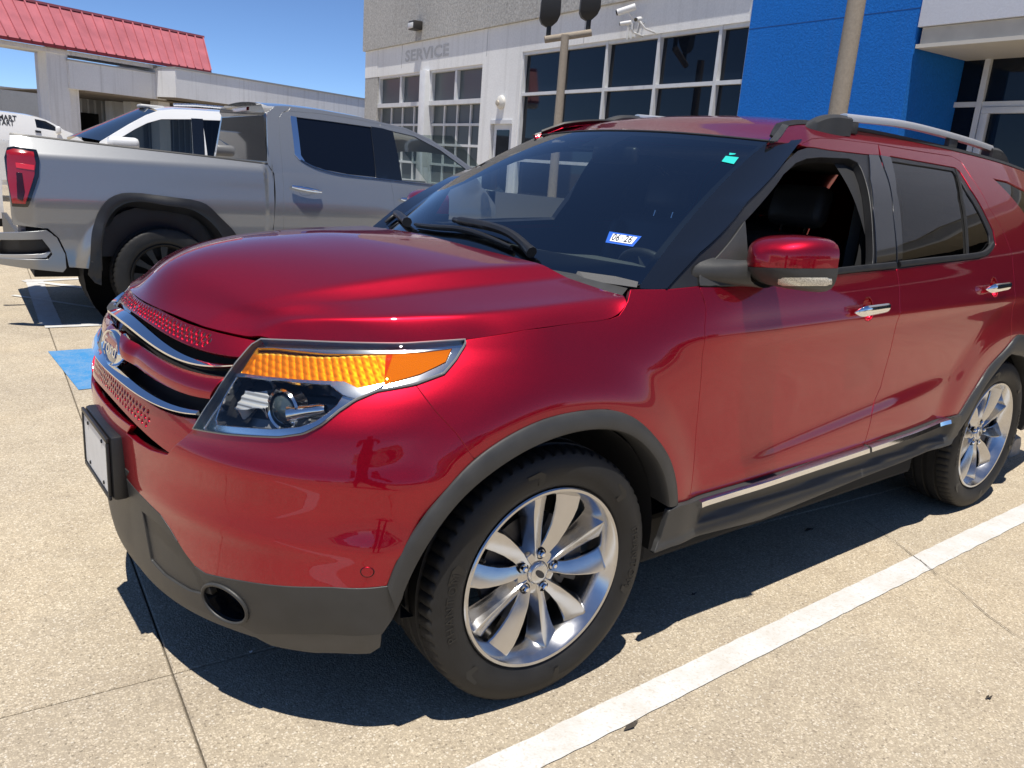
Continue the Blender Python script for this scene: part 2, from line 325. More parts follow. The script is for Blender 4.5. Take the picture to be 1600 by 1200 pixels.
def stucco(n, col, scale=26, amt=.08, streak=.0, bump=.5):
    m, nt, b, o = newmat(n); N = nt.nodes; L = nt.links; tc = N.new('ShaderNodeTexCoord').outputs['Object']
    a = tex(nt, 'Noise', scale, tc, Detail=6, Roughness=.7); g = tex(nt, 'Noise', .5, tc, Detail=6)
    c = mixcol(nt, 1.0, col, ramp(nt, a.outputs['Fac'], [(.3, (1 - amt * 2,) * 3), (.7, (1 + amt,) * 3)]), 'MULTIPLY'); c = mixcol(nt, 1.0, c, ramp(nt, g.outputs['Fac'], [(.3, (.92, .92, .92)), (.7, (1.04, 1.04, 1.04))]), 'MULTIPLY')
    if streak:
        mp = N.new('ShaderNodeMapping'); mp.inputs['Scale'].default_value = (3.0, 3.0, .12); L.new(tc, mp.inputs[0]); s = tex(nt, 'Noise', 2.2, mp.outputs[0], Detail=5)
        c = mixcol(nt, ramp(nt, s.outputs['Fac'], [(.52, (0, 0, 0)), (.75, (streak,) * 3)]), c, (.22, .21, .19))
    L.new(c, b.inputs['Base Color']); b.inputs['Roughness'].default_value = .9; b.inputs['Specular IOR Level'].default_value = .2
    u = N.new('ShaderNodeBump'); u.inputs['Strength'].default_value = bump; u.inputs['Distance'].default_value = .01; L.new(a.outputs['Fac'], u.inputs['Height']); L.new(u.outputs[0], b.inputs['Normal']); return m
RED = paint('ruby_red_paint', (.34, .0009, .015), metal=.90, rough=.45)
SILV = paint('silver_paint', (.265, .272, .28), metal=.55, rough=.28, flake=.25)
WHT = paint('white_paint', (.78, .78, .77), metal=0, rough=.4, flake=.02)
CLAD = P('grey_cladding_plastic', (.040, .040, .039), .46, noise=(14, .15), bump=(900, .12), spec=.45)
BLKP = P('black_plastic', (.014, .014, .015), .42, noise=(9, .2), bump=(700, .1))
BLKG = P('gloss_black', (.006, .007, .009), .06, coat=.6)
BLKM = P('matt_black', (.008, .008, .008), .85)
RUBB = P('rubber_seal', (.012, .012, .012), .55, noise=(20, .3))
CHRM = P('chrome', (.82, .83, .85), .045, 1)
SATN = P('satin_silver', (.62, .63, .65), .28, 1, noise=(40, .05))
ALU = P('machined_aluminium', (.56, .56, .57), .19, .97, coat=.3, coatr=.08, noise=(30, .04))
DALU = P('dark_cast_metal', (.10, .10, .105), .5, .8, noise=(25, .3))
TYRE = P('tyre_rubber', (.013, .0125, .012), .58, noise=(22, .25), bump=(260, .15), spec=.4)
TYRL = P('tyre_lettering', (.008, .008, .008), .45)
INTR = P('interior_black', (.012, .012, .013), .75, bump=(300, .2))
LEATH = P('black_leather', (.03, .03, .032), .5, noise=(12, .2), bump=(200, .25))
DASHM = P('dashboard_vinyl', (.11, .11, .108), .65, bump=(350, .3))
GREYI = P('grey_interior_trim', (.10, .095, .09), .7)
GLW = glass('windshield_glass', (.66, .75, .74), 2.35)
GLD = glass('privacy_glass', (.03, .033, .036), 1.5)
GLL = glass('lens_glass', (.96, .97, .97), 1.45)
AMB = P('amber_reflector', (.85, .22, .012), .18, .25, coat=1, bump=(160, .5))
AMB2 = P('amber_lens_plain', (.62, .14, .002), .85, 0, bump=(420, .4), spec=.03)
REDL = P('red_lens', (.30, .004, .008), .12, 0, coat=1)
LMPB = P('lamp_bezel_chrome', (.72, .73, .74), .12, 1)
CLRP = P('clear_lamp_plastic', (.62, .63, .63), .15, .3, coat=1)
CONC = concrete_mat()
# ------------------------------------------------------------------ the red SUV: skin surface (q along the flank, z up)
XF = spline([.18, .28, .36, .45, .54, .62, .70, .76, .80, .85, .90, .95, 1.0, 1.05, 1.10, 1.25], [.865, .893, .902, .909, .917, .924, .928, .922, .914, .902, .886, .868, .845, .814, .775, .66])
NY = pchip([.18, .5, .75, .85, 1.1, 1.8], [2.05, 2.05, 2.05, 2.05, 2.05, 2.05]); NX = pchip([.18, .5, .75, .85, .92, 1.0, 1.05, 1.1, 1.8], [3.0, 3.6, 3.6, 3.4, 2.9, 2.15, 1.8, 1.72, 1.72])
YF = spline([.18, .3, .4, .5, .6, .7, .8, .88, .95, 1.0, 1.05, 1.09, 1.14, 1.2, 1.8], [.895, .945, .962, .971, .975, .975, .973, .968, .955, .937, .912, .888, .853, .81, .45])
YD = spline([.18, .3, .36, .45, .52, .6, .7, .8, .9, 1.0, 1.07, 1.13, 1.18, 1.22, 1.26, 1.35, 1.45, 1.55, 1.62, 1.68, 1.72, 1.8], [.88, .925, .945, .962, .971, .973, .969, .969, .975, .981, .981, .972, .957, .942, .928, .888, .836, .767, .702, .640, .595, .50])
QK = .97
def s_disp(q, z):
    d = np.hypot(q, z - .38); a = .017 * (1 - sst(.50, .665, d)); d2 = np.hypot(q - 2.86, z - .38); b = .022 * (1 - sst(.50, .72, d2))
    ln = .60 + .105 * (q - .65) ; k = sst(.50, 1.05, q) * (1 - sst(1.85, 2.5, q)); c = .013 * sst(-.02, .075, ln - z) * k
    l2 = 1.035 + .022 * (q - .5); sh = .007 * np.exp(-((z - l2) / .03)**2) * sst(.25, .9, q)
    return a + b + c + sh
def s_rad(phi, z):
    n = NY(z); m = NX(z); c = np.maximum(np.cos(phi), 0) / XF(z); sn = np.abs(np.sin(phi)) / YF(z); r = (np.maximum(c, 1e-4)**2.9 + sn**2.9)**(-1 / 2.9)
    for _ in range(7):
        a = (r * c)**m; b = (r * sn)**n; r = r - (a + b - 1) / ((m * a + n * b) / r)
    return r
def s_side(q, z):
    w = 1 - sst(0.0, .78, q); return YF(z) * w + YD(z) * (1 - w) - .05 * sst(2.9, 4.1, q) - .03 * sst(3.6, 4.2, q)
def skin_ev(q, z):
    q = np.asarray(q, float); z = np.asarray(z, float); phi = np.clip(math.pi / 2 + q / QK, -.3, math.pi / 2); r = s_rad(phi, z); d = s_disp(q, z); f = q < 0
    x = np.where(f, (r + d) * np.cos(phi), -q); y = np.where(f, (r + d) * np.sin(phi), s_side(np.maximum(q, 0), z) + d); return np.stack([x, y, z], -1)
def skin_F(p):
    x, y, z = p[:, 0], p[:, 1], p[:, 2]; f = x > 0; phi = np.arctan2(y, np.maximum(x, 1e-6)); q = np.where(f, (phi - math.pi / 2) * QK, -x)
    return np.where(f, np.hypot(x, y) - s_rad(phi, z) - s_disp(q, z), y - s_side(np.maximum(q, 0), z) - s_disp(q, z)), q
def skin_inv(px, py):
    d = ray(px, py); t = np.arange(.9, 6.5, .004); p = CAMP + t[:, None] * d; F, q = skin_F(p); s = np.where((F[:-1] > 0) & (F[1:] <= 0))[0]
    if len(s) == 0:
        i = int(np.argmin(np.abs(F))); return q[i], p[i, 2]
    i = s[0]; k = F[i] / (F[i] - F[i + 1]); pt = p[i] + (p[i + 1] - p[i]) * k; _, qq = skin_F(pt[None]); return float(qq[0]), float(pt[2])
SK = Surf(skin_ev, skin_inv)
SK.sgn = 1.0
if SK.N(np.array([[1.5, .8]]))[0][1] < 0: SK.sgn = -1.0
def fy(y, z):   # skin coordinate of a point of the nose by its y
    if y <= 0: return ('uv', (-.004 - math.pi / 2) * QK, z)
    a, b = 0., math.pi / 2
    for _ in range(50):
        m = (a + b) / 2
        if s_rad(m, z) * math.sin(m) < y: a = m
        else: b = m
    return ('uv', (a - math.pi / 2) * QK, z)
tr = SK.tr
CAR = empty('suv', (-1.4, 0, 0)); tag(CAR, 'ruby red metallic SUV with chrome grille bars parked in the foreground', 'suv')
CAR.matrix_world = Matrix.Translation((-1.4, 0, 0)); INV = Matrix.Translation((1.4, 0, 0))
def adopt(o):
    o.parent = CAR; o.matrix_parent_inverse = INV; return o
def both(o):
    """keep the near part and set its twin on the far flank"""
    adopt(o); c = o.copy(); c.name = o.name.split('.')[0]; COL.objects.link(c); c.parent = CAR; c.matrix_parent_inverse = INV; c.scale = (1, -1, 1); 
    for ch in list(o.children):
        k = ch.copy(); k.name = ch.name.split('.')[0]; COL.objects.link(k); k.parent = c
    return o
# --- traced outlines (photo pixels)
L_HOODF = [(213, 434), (220.7, 452.4), (247.9, 479.5), (290.5, 500.8), (337, 514.4), (391, 526), (426, 530)]
L_HOODS = [(426, 530), (486, 532.5), (546, 534), (604, 535), (662.5, 533), (729.6, 530)]
L_HOODR = [(729.6, 530), (818.8, 515.6), (905, 504), (954, 498), (967, 493), (975, 482), (981, 470), (985.5, 452)]
L_HL = [(408.6, 531), (470, 533.5), (547.5, 536.5), (630, 537.5), (685, 534), (728, 531), (726.5, 539), (712.5, 562), (693.3, 584.3), (649.3, 600.8), (588.8, 611.8), (555.8, 625.5), (531, 642), (503.5, 664), (476, 677.8), (437.5, 683.3), (355, 678.5), (303.5, 670), (335.8, 620), (368.8, 569), (393.5, 540)]
L_FB = [(643, 602.5), (680, 642), (713, 677), (741, 717.5)]
L_ARCHO = [(605, 915), (620, 875.7), (658, 814), (708, 751), (742.7, 716.7), (792.5, 682), (850, 655), (907.5, 642), (949.6, 640), (988, 651.5), (1022.5, 682), (1045.5, 716.7), (1055, 751), (1057.5, 787)]
L_ARCHI = [(619, 952), (643, 893), (677.5, 831.6), (715.8, 781.8), (765.7, 737.7), (830.8, 697.5), (888.3, 676.4), (938, 670), (976.5, 678), (1011, 705), (1032, 743.5), (1039.7, 789.5)]
L_BUML = [(603, 915), (520, 918), (442, 916), (380, 908), (321, 896), (304, 884), (288.6, 864), (265.6, 826), (250, 803), (227, 780), (196.6, 745.6)]
L_FD = [(1092.5, 447), (1103, 479), (1101, 510), (1097, 559), (1091, 640), (1085.5, 710), (1077, 781)]
L_DD = [(1371, 225.6), (1378.8, 261), (1393.8, 336), (1399, 410), (1405, 445), (1404, 497), (1390, 552.5), (1376, 605), (1362, 647), (1349.5, 696)]
L_SILLT = [(1077, 781), (1210, 740), (1349.5, 696), (1480, 652)]
L_RAO = [(1480, 652), (1497, 648), (1509, 629.5), (1526.5, 601.5), (1547.5, 570), (1577, 538)]
L_RDR = [(1577, 538), (1581, 500), (1585, 450), (1582, 401), (1567, 359.5), (1545, 324), (1517.5, 277), (1501, 252), (1487, 244)]
L_DTOP = [(1487, 244), (1435, 236), (1372, 225.5), (1314, 218), (1285, 215.5), (1268, 217), (1250, 226)]
uHOODF = tr(L_HOODF); uHL = tr(L_HL); uFB = tr(L_FB); uAO = tr(L_ARCHO); uAI = tr(L_ARCHI); uBL = tr(L_BUML); uFD = tr(L_FD); uDD = tr(L_DD); uST = tr(L_SILLT); uRAO = tr(L_RAO); uRDR = tr(L_RDR); uDT = tr(L_DTOP); uHR = tr(L_HOODR); uHS = tr(L_HOODS)
def arc(c, rx, rz, a0, a1, n=40): return np.array([(c[0] - rx * math.cos(a), c[1] + rz * math.sin(a)) for a in np.linspace(R_(a0), R_(a1), n)])   # angle 0 = ahead of the wheel
def sm(L, h=.02): return resample(L, h, smooth=True)
def jn(*a): return np.vstack(a)
sAO = sm(uAO); sHLr = resample(np.vstack([uHL, uHL[:1]]), .012)
def cl(L, z0=None):      # a line of the nose, run on to the centre plane as an even curve
    q = tr(L); y = SK.P(q)[:, 1]; k = y > .09; q, y = q[k], y[k]; n = min(4, len(y)); A = np.stack([np.ones(n), y[:n]**2], 1); c_ = np.linalg.lstsq(A, q[:n, 1], rcond=None)[0]; d = q[0, 1] - (c_[0] + c_[1] * y[0]**2)
    ys = [v for v in (0., .03, .06, .1, .15, .2, .25) if v < y[0] - .02]; return jn(np.array([fy(v, c_[0] + c_[1] * v * v + d * (v / y[0])**2)[1:] for v in ys]), q)
def clf(L, corner=None, n=16):      # the same, fitted by one even polynomial so the strip flows across the nose
    q = tr(L); y = SK.P(q)[:, 1]; k = y > .04; q, y = q[k], y[k]; c_ = np.linalg.lstsq(np.stack([np.ones(len(y)), y**2, y**4], 1), q[:, 1], rcond=None)[0]
    ys = np.linspace(0, y[-1], n); o = np.array([fy(v, c_[0] + c_[1] * v**2 + c_[2] * v**4)[1:] for v in ys]); return jn(o, tr(corner)) if corner else o
uHF = cl(L_HOODF)
def hf(y): Y = SK.P(uHF)[:, 1]; return SK.P(np.array([[np.interp(y, Y, uHF[:, 0]), np.interp(y, Y, uHF[:, 1])]]))[0]
# --- hood
def hood():
    ay = lambda px, py, y: tuple(at_y(px, py, y))
    sp = lambda px, py: tuple(SK.P(np.array([SK.inv(px, py)]))[0])
    side = [sp(*p) for p in ((426, 531), (486, 532.5), (546, 534), (604, 535), (662.5, 533), (729.6, 530), (818.8, 515.6), (905, 504), (954, 498), (968, 491), (979, 474))]
    cols = [
        [tuple(hf(0)), (.782, 0, 1.094), (.73, 0, 1.142), (.58, 0, 1.198), (.37, 0, 1.230), (.15, 0, 1.244), (-.12, 0, 1.243)],
        [tuple(hf(.19)), (.742, .215, 1.082), (.68, .235, 1.130), (.54, .27, 1.182), (.36, .29, 1.212), (.13, .30, 1.228), (-.14, .30, 1.233)],
        [sp(318, 509.5), (.70, .365, 1.070), (.64, .43, 1.104), (.53, .50, 1.141), (.38, .545, 1.170), (.10, .575, 1.202), (-.2, .585, 1.216)],
        [sp(345, 516.5), (.665, .445, 1.0675), (.615, .50, 1.099), (.53, .56, 1.122), (.40, .605, 1.134), (.105, .63, 1.159), (-.26, .64, 1.181)],
        [sp(372, 522.5), (.648, .505, 1.064), (.60, .555, 1.089), (.49, .665, 1.108), (.375, .73, 1.119), (.235, .785, 1.129), (-.13, .80, 1.150), (-.29, .80, 1.162)],
        [sp(391, 526), (.640, .545, 1.062), (.597, .587, 1.086), (.475, .70, 1.104), (.36, .765, 1.115), (.227, .82, 1.125), (-.135, .838, 1.146), (-.31, .832, 1.157)],
        side]
    M_ = 80; G = []
    for c in cols:
        c = np.array(c); s = np.r_[0, np.cumsum(np.linalg.norm(np.diff(c, axis=0), axis=1))]; s /= s[-1]; t = np.linspace(0, 1, M_) ** 1.15; G.append(np.stack([pchip(s, c[:, k])(t) for k in range(3)], 1))
    G = np.array(G)
    for _ in range(6): G[:, 1:-1] = .5 * G[:, 1:-1] + .25 * (G[:, 2:] + G[:, :-2])
    w = np.array([0, .3, .58, .645, .80, .84, .90]); V = []
    seg = [np.linspace(0, .58, 40)[:-1], np.linspace(.58, .645, 11)[:-1], np.linspace(.645, .84, 26)[:-1], np.linspace(.84, .90, 12)]
    for j in range(M_):
        row = G[:, j]; full = np.vstack([row[2:0:-1] * [1, -1, 1], row[:3]]); wf = np.r_[-w[2:0:-1], w[:3]]
        a = spline(wf, full)(seg[0]); b = row[2] + (row[3] - row[2]) * ((seg[1] - .58) / .065)[:, None]; c = np.stack([pchip(w[3:6], row[3:6, k])(seg[2]) for k in range(3)], 1)
        u = ((seg[3] - .84) / .06)[:, None]; d = row[5] + (row[6] - row[5]) * u; d[:, 2] += (.012 * (u * (1 - u)) * 2)[:, 0]
        V.append(np.vstack([a, b, c, d]))
    V = np.array(V)
    for _ in range(3): A = V.copy(); A[:, 1:-1] = .5 * V[:, 1:-1] + .25 * (V[:, 2:] + V[:, :-2]); A[:, 0] = .5 * V[:, 0] + .5 * V[:, 1] * [1, -1, 1]; A[:, 0, 1] = 0; V = A
    V = np.concatenate([(V * [1, -1, 1])[:, :0:-1], V], 1); n = V.shape[1]
    VV = list(V.reshape(-1, 3)); F = [(j * n + i, j * n + i + 1, (j + 1) * n + i + 1, (j + 1) * n + i) for j in range(M_ - 1) for i in range(n - 1)]
    b = [i for i in range(n)] + [(j) * n + n - 1 for j in range(1, M_)] + [(M_ - 1) * n + i for i in range(n - 2, -1, -1)] + [j * n for j in range(M_ - 2, 0, -1)]
    cen = np.array([.2, 0, 0]); k0 = len(VV)
    for i in b: p = VV[i]; d = (cen - p) * [1, 1, 0]; d /= np.linalg.norm(d); VV.append(p + d * .004 + np.array([0, 0, -.004])); 
    k1 = len(VV)
    for i in b: p = VV[i]; d = (cen - p) * [1, 1, 0]; d /= np.linalg.norm(d); VV.append(p + d * .03 + np.array([0, 0, -.016]))
    m = len(b)
    for i in range(m): j = (i + 1) % m; F += [(b[j], b[i], k0 + i, k0 + j), (k0 + j, k0 + i, k1 + i, k1 + j)]
    o = mk('hood', VV, F, RED, auto=50); bm = bmesh.new(); bm.from_mesh(o.data); bmesh.ops.recalc_face_normals(bm, faces=bm.faces[:]); bm.to_mesh(o.data); bm.free(); return adopt(o), G
HOOD, HG = hood()
# --- bumper cover
chin = [fy(0.0, .735), fy(.2, .73)]
slot_low = tr([(197.5, 677), (215, 692), (236, 704), (262, 711)])
CH = tr([('uv',) + tuple(fy(0, .742)[1:]), ('uv',) + tuple(fy(.12, .742)[1:]), ('uv',) + tuple(fy(.24, .744)[1:])])
BC = tr([fy(0, .60), fy(.10, .60), fy(.2, .598)])
i_fb = int(np.argmin(np.linalg.norm(uHL - uFB[0], axis=1)))
hl_low = uHL[9:18]       # from the fender joint round under the lamp to its inner corner
b_loop = jn(CH, slot_low, hl_low[::-1], uFB[1:], uAO[4::-1], uBL[1:], BC[::-1])
def bump_off(A):     # the scallop under the lamp: upper face proud, waist pulled in
    q, z = A[:, 0], A[:, 1]; k = sst(-1.55, -.75, q) * (1 - sst(-.50, -.25, q))
    return k * (.007 * np.exp(-((z - .745) / .03)**2) - .008 * np.exp(-((z - .655) / .045)**2) + .006 * np.exp(-((z - .575) / .03)**2))
bc = panel('bumper_cover', SK, b_loop, RED, h=.0115, gap=.0015, offf=bump_off); both(bc)
# --- fender
f_loop = jn(uHL[5:10], uFB[1:], uAO[5:], uFD[::-1], tr([(1042, 452), (1000, 452)]), uHR[::-1])
both(panel('fender', SK, f_loop, RED, h=.0125, gap=.0018))
# --- doors
belt = tr([(1404, 421), (1340, 425), (1290, 430.5), (1200, 441), (1130, 448)])
fd_loop = jn(uFD, uST[1:3], uDD[-2:3:-1], tr([(1400.5, 420)]), belt[1:])
def cup_loop(px): c = SK.inv(*px); return np.array([(c[0] + .004 + .036 * math.cos(t), c[1] + .004 + .042 * math.sin(t)) for t in np.linspace(0, 2 * math.pi, 28, endpoint=False)])
DF = panel('front_door', SK, fd_loop, RED, h=.0125, gap=.0028, holes=[cup_loop((1356, 485))])
belt2 = tr([(1401, 420), (1450, 413), (1528, 404.5), (1545, 398), (1556, 382), (1552, 360), (1540, 335), (1517, 296), (1500, 268), (1493, 262), (1455, 255), (1392, 244), (1374, 241)])
rd_loop = jn(uDD[4:], uST[2:4], uRAO[1:], uRDR[1:], uDT[1:3], uDD[1:2], belt2[::-1][1:])
DR = panel('rear_door', SK, rd_loop, RED, h=.0115, gap=.0028, holes=[cup_loop((1553, 450))])
ff_loop = jn(uDT[2:], tr([(1262, 229), (1274, 230), (1297, 234), (1355, 241), (1374, 242)]))
panel('upper_frame', SK, ff_loop, RED, DF, h=.02, gap=.0015, t=.02)
# --- roof side and quarter panel
ZR = pchip([1.0, 1.1, 1.17, 1.28, 1.55, 1.95, 2.5, 3.1, 3.6, 4.0], [1.63, 1.648, 1.664, 1.714, 1.748, 1.753, 1.740, 1.712, 1.668, 1.60])
rs_top = np.array([(q, float(ZR(q))) for q in np.linspace(1.19, 3.95, 40)])
apil_top = tr([(1203, 221), (1246, 225)])
qw = tr([(1552, 279), (1575, 284), (1600, 291)]); 
qwin = np.array([tuple(qw[0]), tuple(qw[1]), (3.3, 1.56), (3.75, 1.50), (3.72, 1.36), (3.3, 1.30), (qw[0][0] + .33, 1.335), (qw[0][0] + .17, 1.43)])
q_bot = np.array([(3.95, .62), (3.5, .60)]); ra = arc((2.86, .38), .555, .52, 172, 60, 24)
ra = np.array([p for p in ra if p[0] > uRAO[-1][0] + .02])
q_loop = jn(rs_top, np.array([(4.0, 1.4), (4.02, 1.0), (4.0, .7)]), np.array([(3.95, .58), (3.42, .52)]), ra[1:], uRDR, uDT[1:], apil_top[::-1])
QP = both(panel('quarter_panel', SK, q_loop, RED, h=.018, gap=.0018, holes=[qwin]))
panel('quarter_window', SK, qwin, GLD, None, h=.04, gap=.0, t=0, off=-.006).parent = None
for o in list(COL.objects):
    if o.name.startswith('quarter_window'): both(o)
# --- glass and black trim of the front door
open_ = tr([(1166, 345), (1226, 271.5), (1245, 254), (1262, 247), (1284, 245), (1328, 247), (1341, 253), (1347, 263), (1356, 290), (1362, 325), (1365, 412), (1290, 422), (1200, 432), (1166, 436)])
fr_out = tr([(1041, 452.5), (1090, 398), (1165, 318), (1225, 254), (1248, 234), (1262, 229.5), (1274, 230), (1297, 234), (1355, 241), (1372, 243), (1380, 265), (1394, 336), (1400, 410), (1402, 420), (1340, 425), (1290, 430.5), (1200, 441), (1130, 448), (1092, 447)])
panel('window_frame', SK, fr_out, BLKP, DF, h=.02, gap=.002, t=.03, off=-.003, holes=[open_])
sail = tr([(1163, 347), (1166, 436), (1160, 446), (1093, 446), (1093, 428)]); panel('mirror_sail', SK, sail, CLAD, DF, h=.02, gap=0, t=.006, off=.004)
bt = lambda L, nm, par: sweep(nm, SK, sm(tr(L), .02), [(-.012, -.004), (-.012, .006), (-.004, .010), (.008, .009), (.012, .004), (.012, -.004)], RUBB, par)
bt([(1168, 441), (1230, 433), (1300, 424.5), (1398, 414)], 'belt_trim', DF)
bp = tr([(1357, 242), (1372, 243), (1380, 265), (1394, 336), (1399, 411), (1368, 413), (1364, 330), (1359, 280)]); panel('pillar_trim', SK, bp, BLKG, DF, h=.03, gap=.001, t=.006, off=.003)
# --- rear door glass
panel('window_frame', SK, belt2, BLKP, DR, h=.02, gap=.001, t=.03, off=-.004, holes=[tr([(1391, 250), (1455, 260), (1490, 266), (1498, 275), (1514, 302), (1536, 340), (1547, 365), (1549, 382), (1540, 393), (1525, 398), (1450, 406), (1409, 410)])])
panel('pillar_trim', SK, tr([(1375, 243), (1391, 246), (1400, 300), (1409, 409), (1401, 412), (1395, 336), (1382, 265)]), BLKG, DR, h=.03, gap=.001, t=.006, off=.003)
panel('window_glass', SK, tr([(1388, 246), (1455, 257), (1490, 263), (1502, 275), (1518, 302), (1540, 340), (1551, 365), (1553, 384), (1540, 398), (1450, 412), (1405, 415)]), GLD, DR, h=.05, gap=0, t=0, off=-.009)
sweep('window_divider', SK, tr([(1494, 264), (1504, 310), (1513, 398)]), [(-.006, -.008), (-.006, .0), (.006, .0), (.006, -.008)], RUBB, DR)
bt([(1404, 413), (1450, 407.5), (1525, 399), (1542, 393), (1551, 381)], 'belt_trim', DR)
# --- handles
def handle(par, cpx, ln=.215):
    c = SK.inv(*cpx); cup = cup_loop(cpx)
    panel('handle_cup', SK, cup, RED, par, h=.007, gap=-.004, t=0, off=.0005, offf=lambda A: -.034 * np.clip(1 - ((A[:, 0] - c[0] - .004)**2 / .038**2 + (A[:, 1] - c[1] - .004)**2 / .044**2), 0, 1)**.6)
    n = 22; ux = np.linspace(-1, 1, n); line = np.array([(c[0] + u * ln / 2, c[1] + .004 * u) for u in ux]); Pp = SK.P(line); Nn = SK.N(line); up = np.array([0, 0, 1.]); V = []; m = 14
    for i, u in enumerate(ux):
        e = max(.12, (1 - abs(u)**9)**.5); hh = (.0215 - .004 * (u * .5 + .5)) * e; o0 = .010 + .024 * (1 - u**8)**.5; th = .009 * e + .002
        for k in range(m): a_ = 2 * math.pi * k / m; V.append(Pp[i] + up * hh * math.cos(a_) + Nn[i] * (o0 + th * math.sin(a_)))
    F = [(i * m + k, i * m + (k + 1) % m, (i + 1) * m + (k + 1) % m, (i + 1) * m + k) for i in range(n - 1) for k in range(m)] + [tuple(range(m)), tuple((n - 1) * m + k for k in range(m))]
    MB().add(V, F).build('door_handle', CHRM, par, auto=50)
handle(DF, (1356, 485)); handle(DR, (1553, 450))
both(DF); both(DR)
# --- arch cladding, front and rear
def clad_ring(name, lo, li, n=70):
    o = resample(sm(lo), np.linalg.norm(np.diff(sm(lo), axis=0), axis=1).sum() / (n - 1))[:n]; i_ = sm(li); i_ = resample(i_, np.linalg.norm(np.diff(i_, axis=0), axis=1).sum() / (n - 1))[:n]
    m = min(len(o), len(i_)); o, i_ = o[:m], i_[:m]; V = []; prof = [(0, -.004), (0, .004), (.08, .009), (.35, .013), (.75, .016), (.92, .014), (1, .007), (1.0, -.02), (.97, -.075)]
    for a, b in zip(o, i_):
        uv = np.array([a + (b - a) * t for t, _ in prof]); of = np.array([p[1] for p in prof]); V += list(SK.P(uv, of))
    k = len(prof); F = [(j * k + r, j * k + r + 1, (j + 1) * k + r + 1, (j + 1) * k + r) for j in range(m - 1) for r in range(k - 1)]
    return MB().add(V, F).build(name, CLAD, auto=40)
both(clad_ring('arch_cladding', uAO, uAI))
ri = tr([(1491.5, 677), (1509, 650.5), (1530, 612), (1554.5, 577), (1579, 552.5), (1600, 542)])
ao2 = jn(uRAO[1:], ra[::-1][1:]) ; ao2 = ao2[np.argsort(ao2[:, 0])]
ra_o = np.vstack([[(uRAO[0][0] + .03, uRAO[0][1] - .01)], uRAO[1:], ra[::-1], [(3.46, .42)]]); ra_i = np.vstack([ri[:5], [p for p in arc((2.86, .38), .46, .42, 172, 60, 24)[::-1] if p[0] > ri[4][0] + .04], [(3.33, .34)]])
both(clad_ring('arch_cladding', ra_o, ra_i))
# --- lower bumper
lb_r = tr([(603, 916.5), (634.6, 910), (628, 935), (612, 968), (597, 990)])
lbot = [SK.inv(520, 984), SK.inv(430, 984), SK.inv(380, 975)] + [fy(y, .262)[1:] for y in (.62, .5, .35, .2, 0.0)]
lip_t = jn(tr([(597, 990), (520, 991), (450, 990), (400, 990)]), np.array([fy(y, z)[1:] for y, z in ((.62, .292), (.52, .283), (.35, .277), (.15, .275), (0, .275))]))
fogc = SK.inv(351, 943); a_ = np.linspace(0, 2 * math.pi, 56, endpoint=False); fog = np.array([(fogc[0] + .074 * math.cos(t), fogc[1] + .056 * math.sin(t)) for t in a_])
def fog_off(A):
    d = np.hypot((A[:, 0] - fogc[0]) / .060, (A[:, 1] - fogc[1]) / .050); lip = .007 * np.exp(-((d - 1.05) / .10)**2)
    z = A[:, 1]; ledge = .012 * np.exp(-((z - .47) / .03)**2) * (1 - sst(-.62, -.35, A[:, 0])) * 0
    return 0 * lip + 0 * ledge
insert = np.array([fy(y, z)[1:] for y, z in ((.26, .50), (.36, .50), (.45, .475), (.525, .41), (.55, .355), (.46, .335), (.34, .335), (.27, .35))])
lb_loop = jn(uBL[1:], BC[::-1], lip_t[::-1], lb_r[::-1])
both(panel('lower_bumper', SK, lb_loop, CLAD, h=.009, gap=.001, holes=[fog, insert], offf=fog_off, off=.002))
both(panel('intake_blank', SK, insert, CLAD, h=.02, gap=.002, off=-.004))
lipb = jn(tr([(594, 1018), (578, 1028), (490, 1027), (420, 1015), (395, 1002)]), np.array([fy(y, z)[1:] for y, z in ((.56, .238), (.46, .232), (.33, .225), (.15, .22), (0, .22))]))
both(panel('air_dam', SK, jn(lip_t, lipb[::-1]), P('faded_grey_plastic', (.075, .072, .066), .6, noise=(12, .15)), h=.02, gap=.001, off=-.012))
fo = SK.P(np.array([fogc]))[0]; fn = SK.N(np.array([fogc]))[0]
fg = MB(); ring0 = SK.P(fog, .004); 
V = list(ring0); nn = len(fog); Fs = []
for s_, d in ((1.0, -.004), (.90, -.02), (.84, -.06)): V += [fo + (p - fo) * s_ * 1.0 - fn * (-d) if 0 else fo + (p - fo) * s_ + fn * d for p in ring0]
for r in range(3): Fs += [(r * nn + i, r * nn + (i + 1) % nn, (r + 1) * nn + (i + 1) % nn, (r + 1) * nn + i) for i in range(nn)]
Fs.append(tuple(3 * nn + i for i in range(nn))); fgo = fg.add(V, Fs).build('fog_lamp_recess', BLKG, auto=50); MB().tube(SK.P(fog, .004), .0055, 8, closed=True).build('fog_lamp_ring', CLAD, fgo, smooth=True); both(fgo)
# tow-hook / sensor dimple
sc_ = SK.inv(574, 893); ps = panel('parking_sensor', SK, np.array([(sc_[0] + .0145 * math.cos(t), sc_[1] + .0145 * math.sin(t)) for t in a_[::2]]), BLKM, h=.01, gap=0, t=.001, off=.0012); panel('sensor_disc', SK, np.array([(sc_[0] + .0115 * math.cos(t), sc_[1] + .0115 * math.sin(t)) for t in a_[::2]]), RED, ps, h=.006, gap=0, t=.002, off=.0035); both(ps)
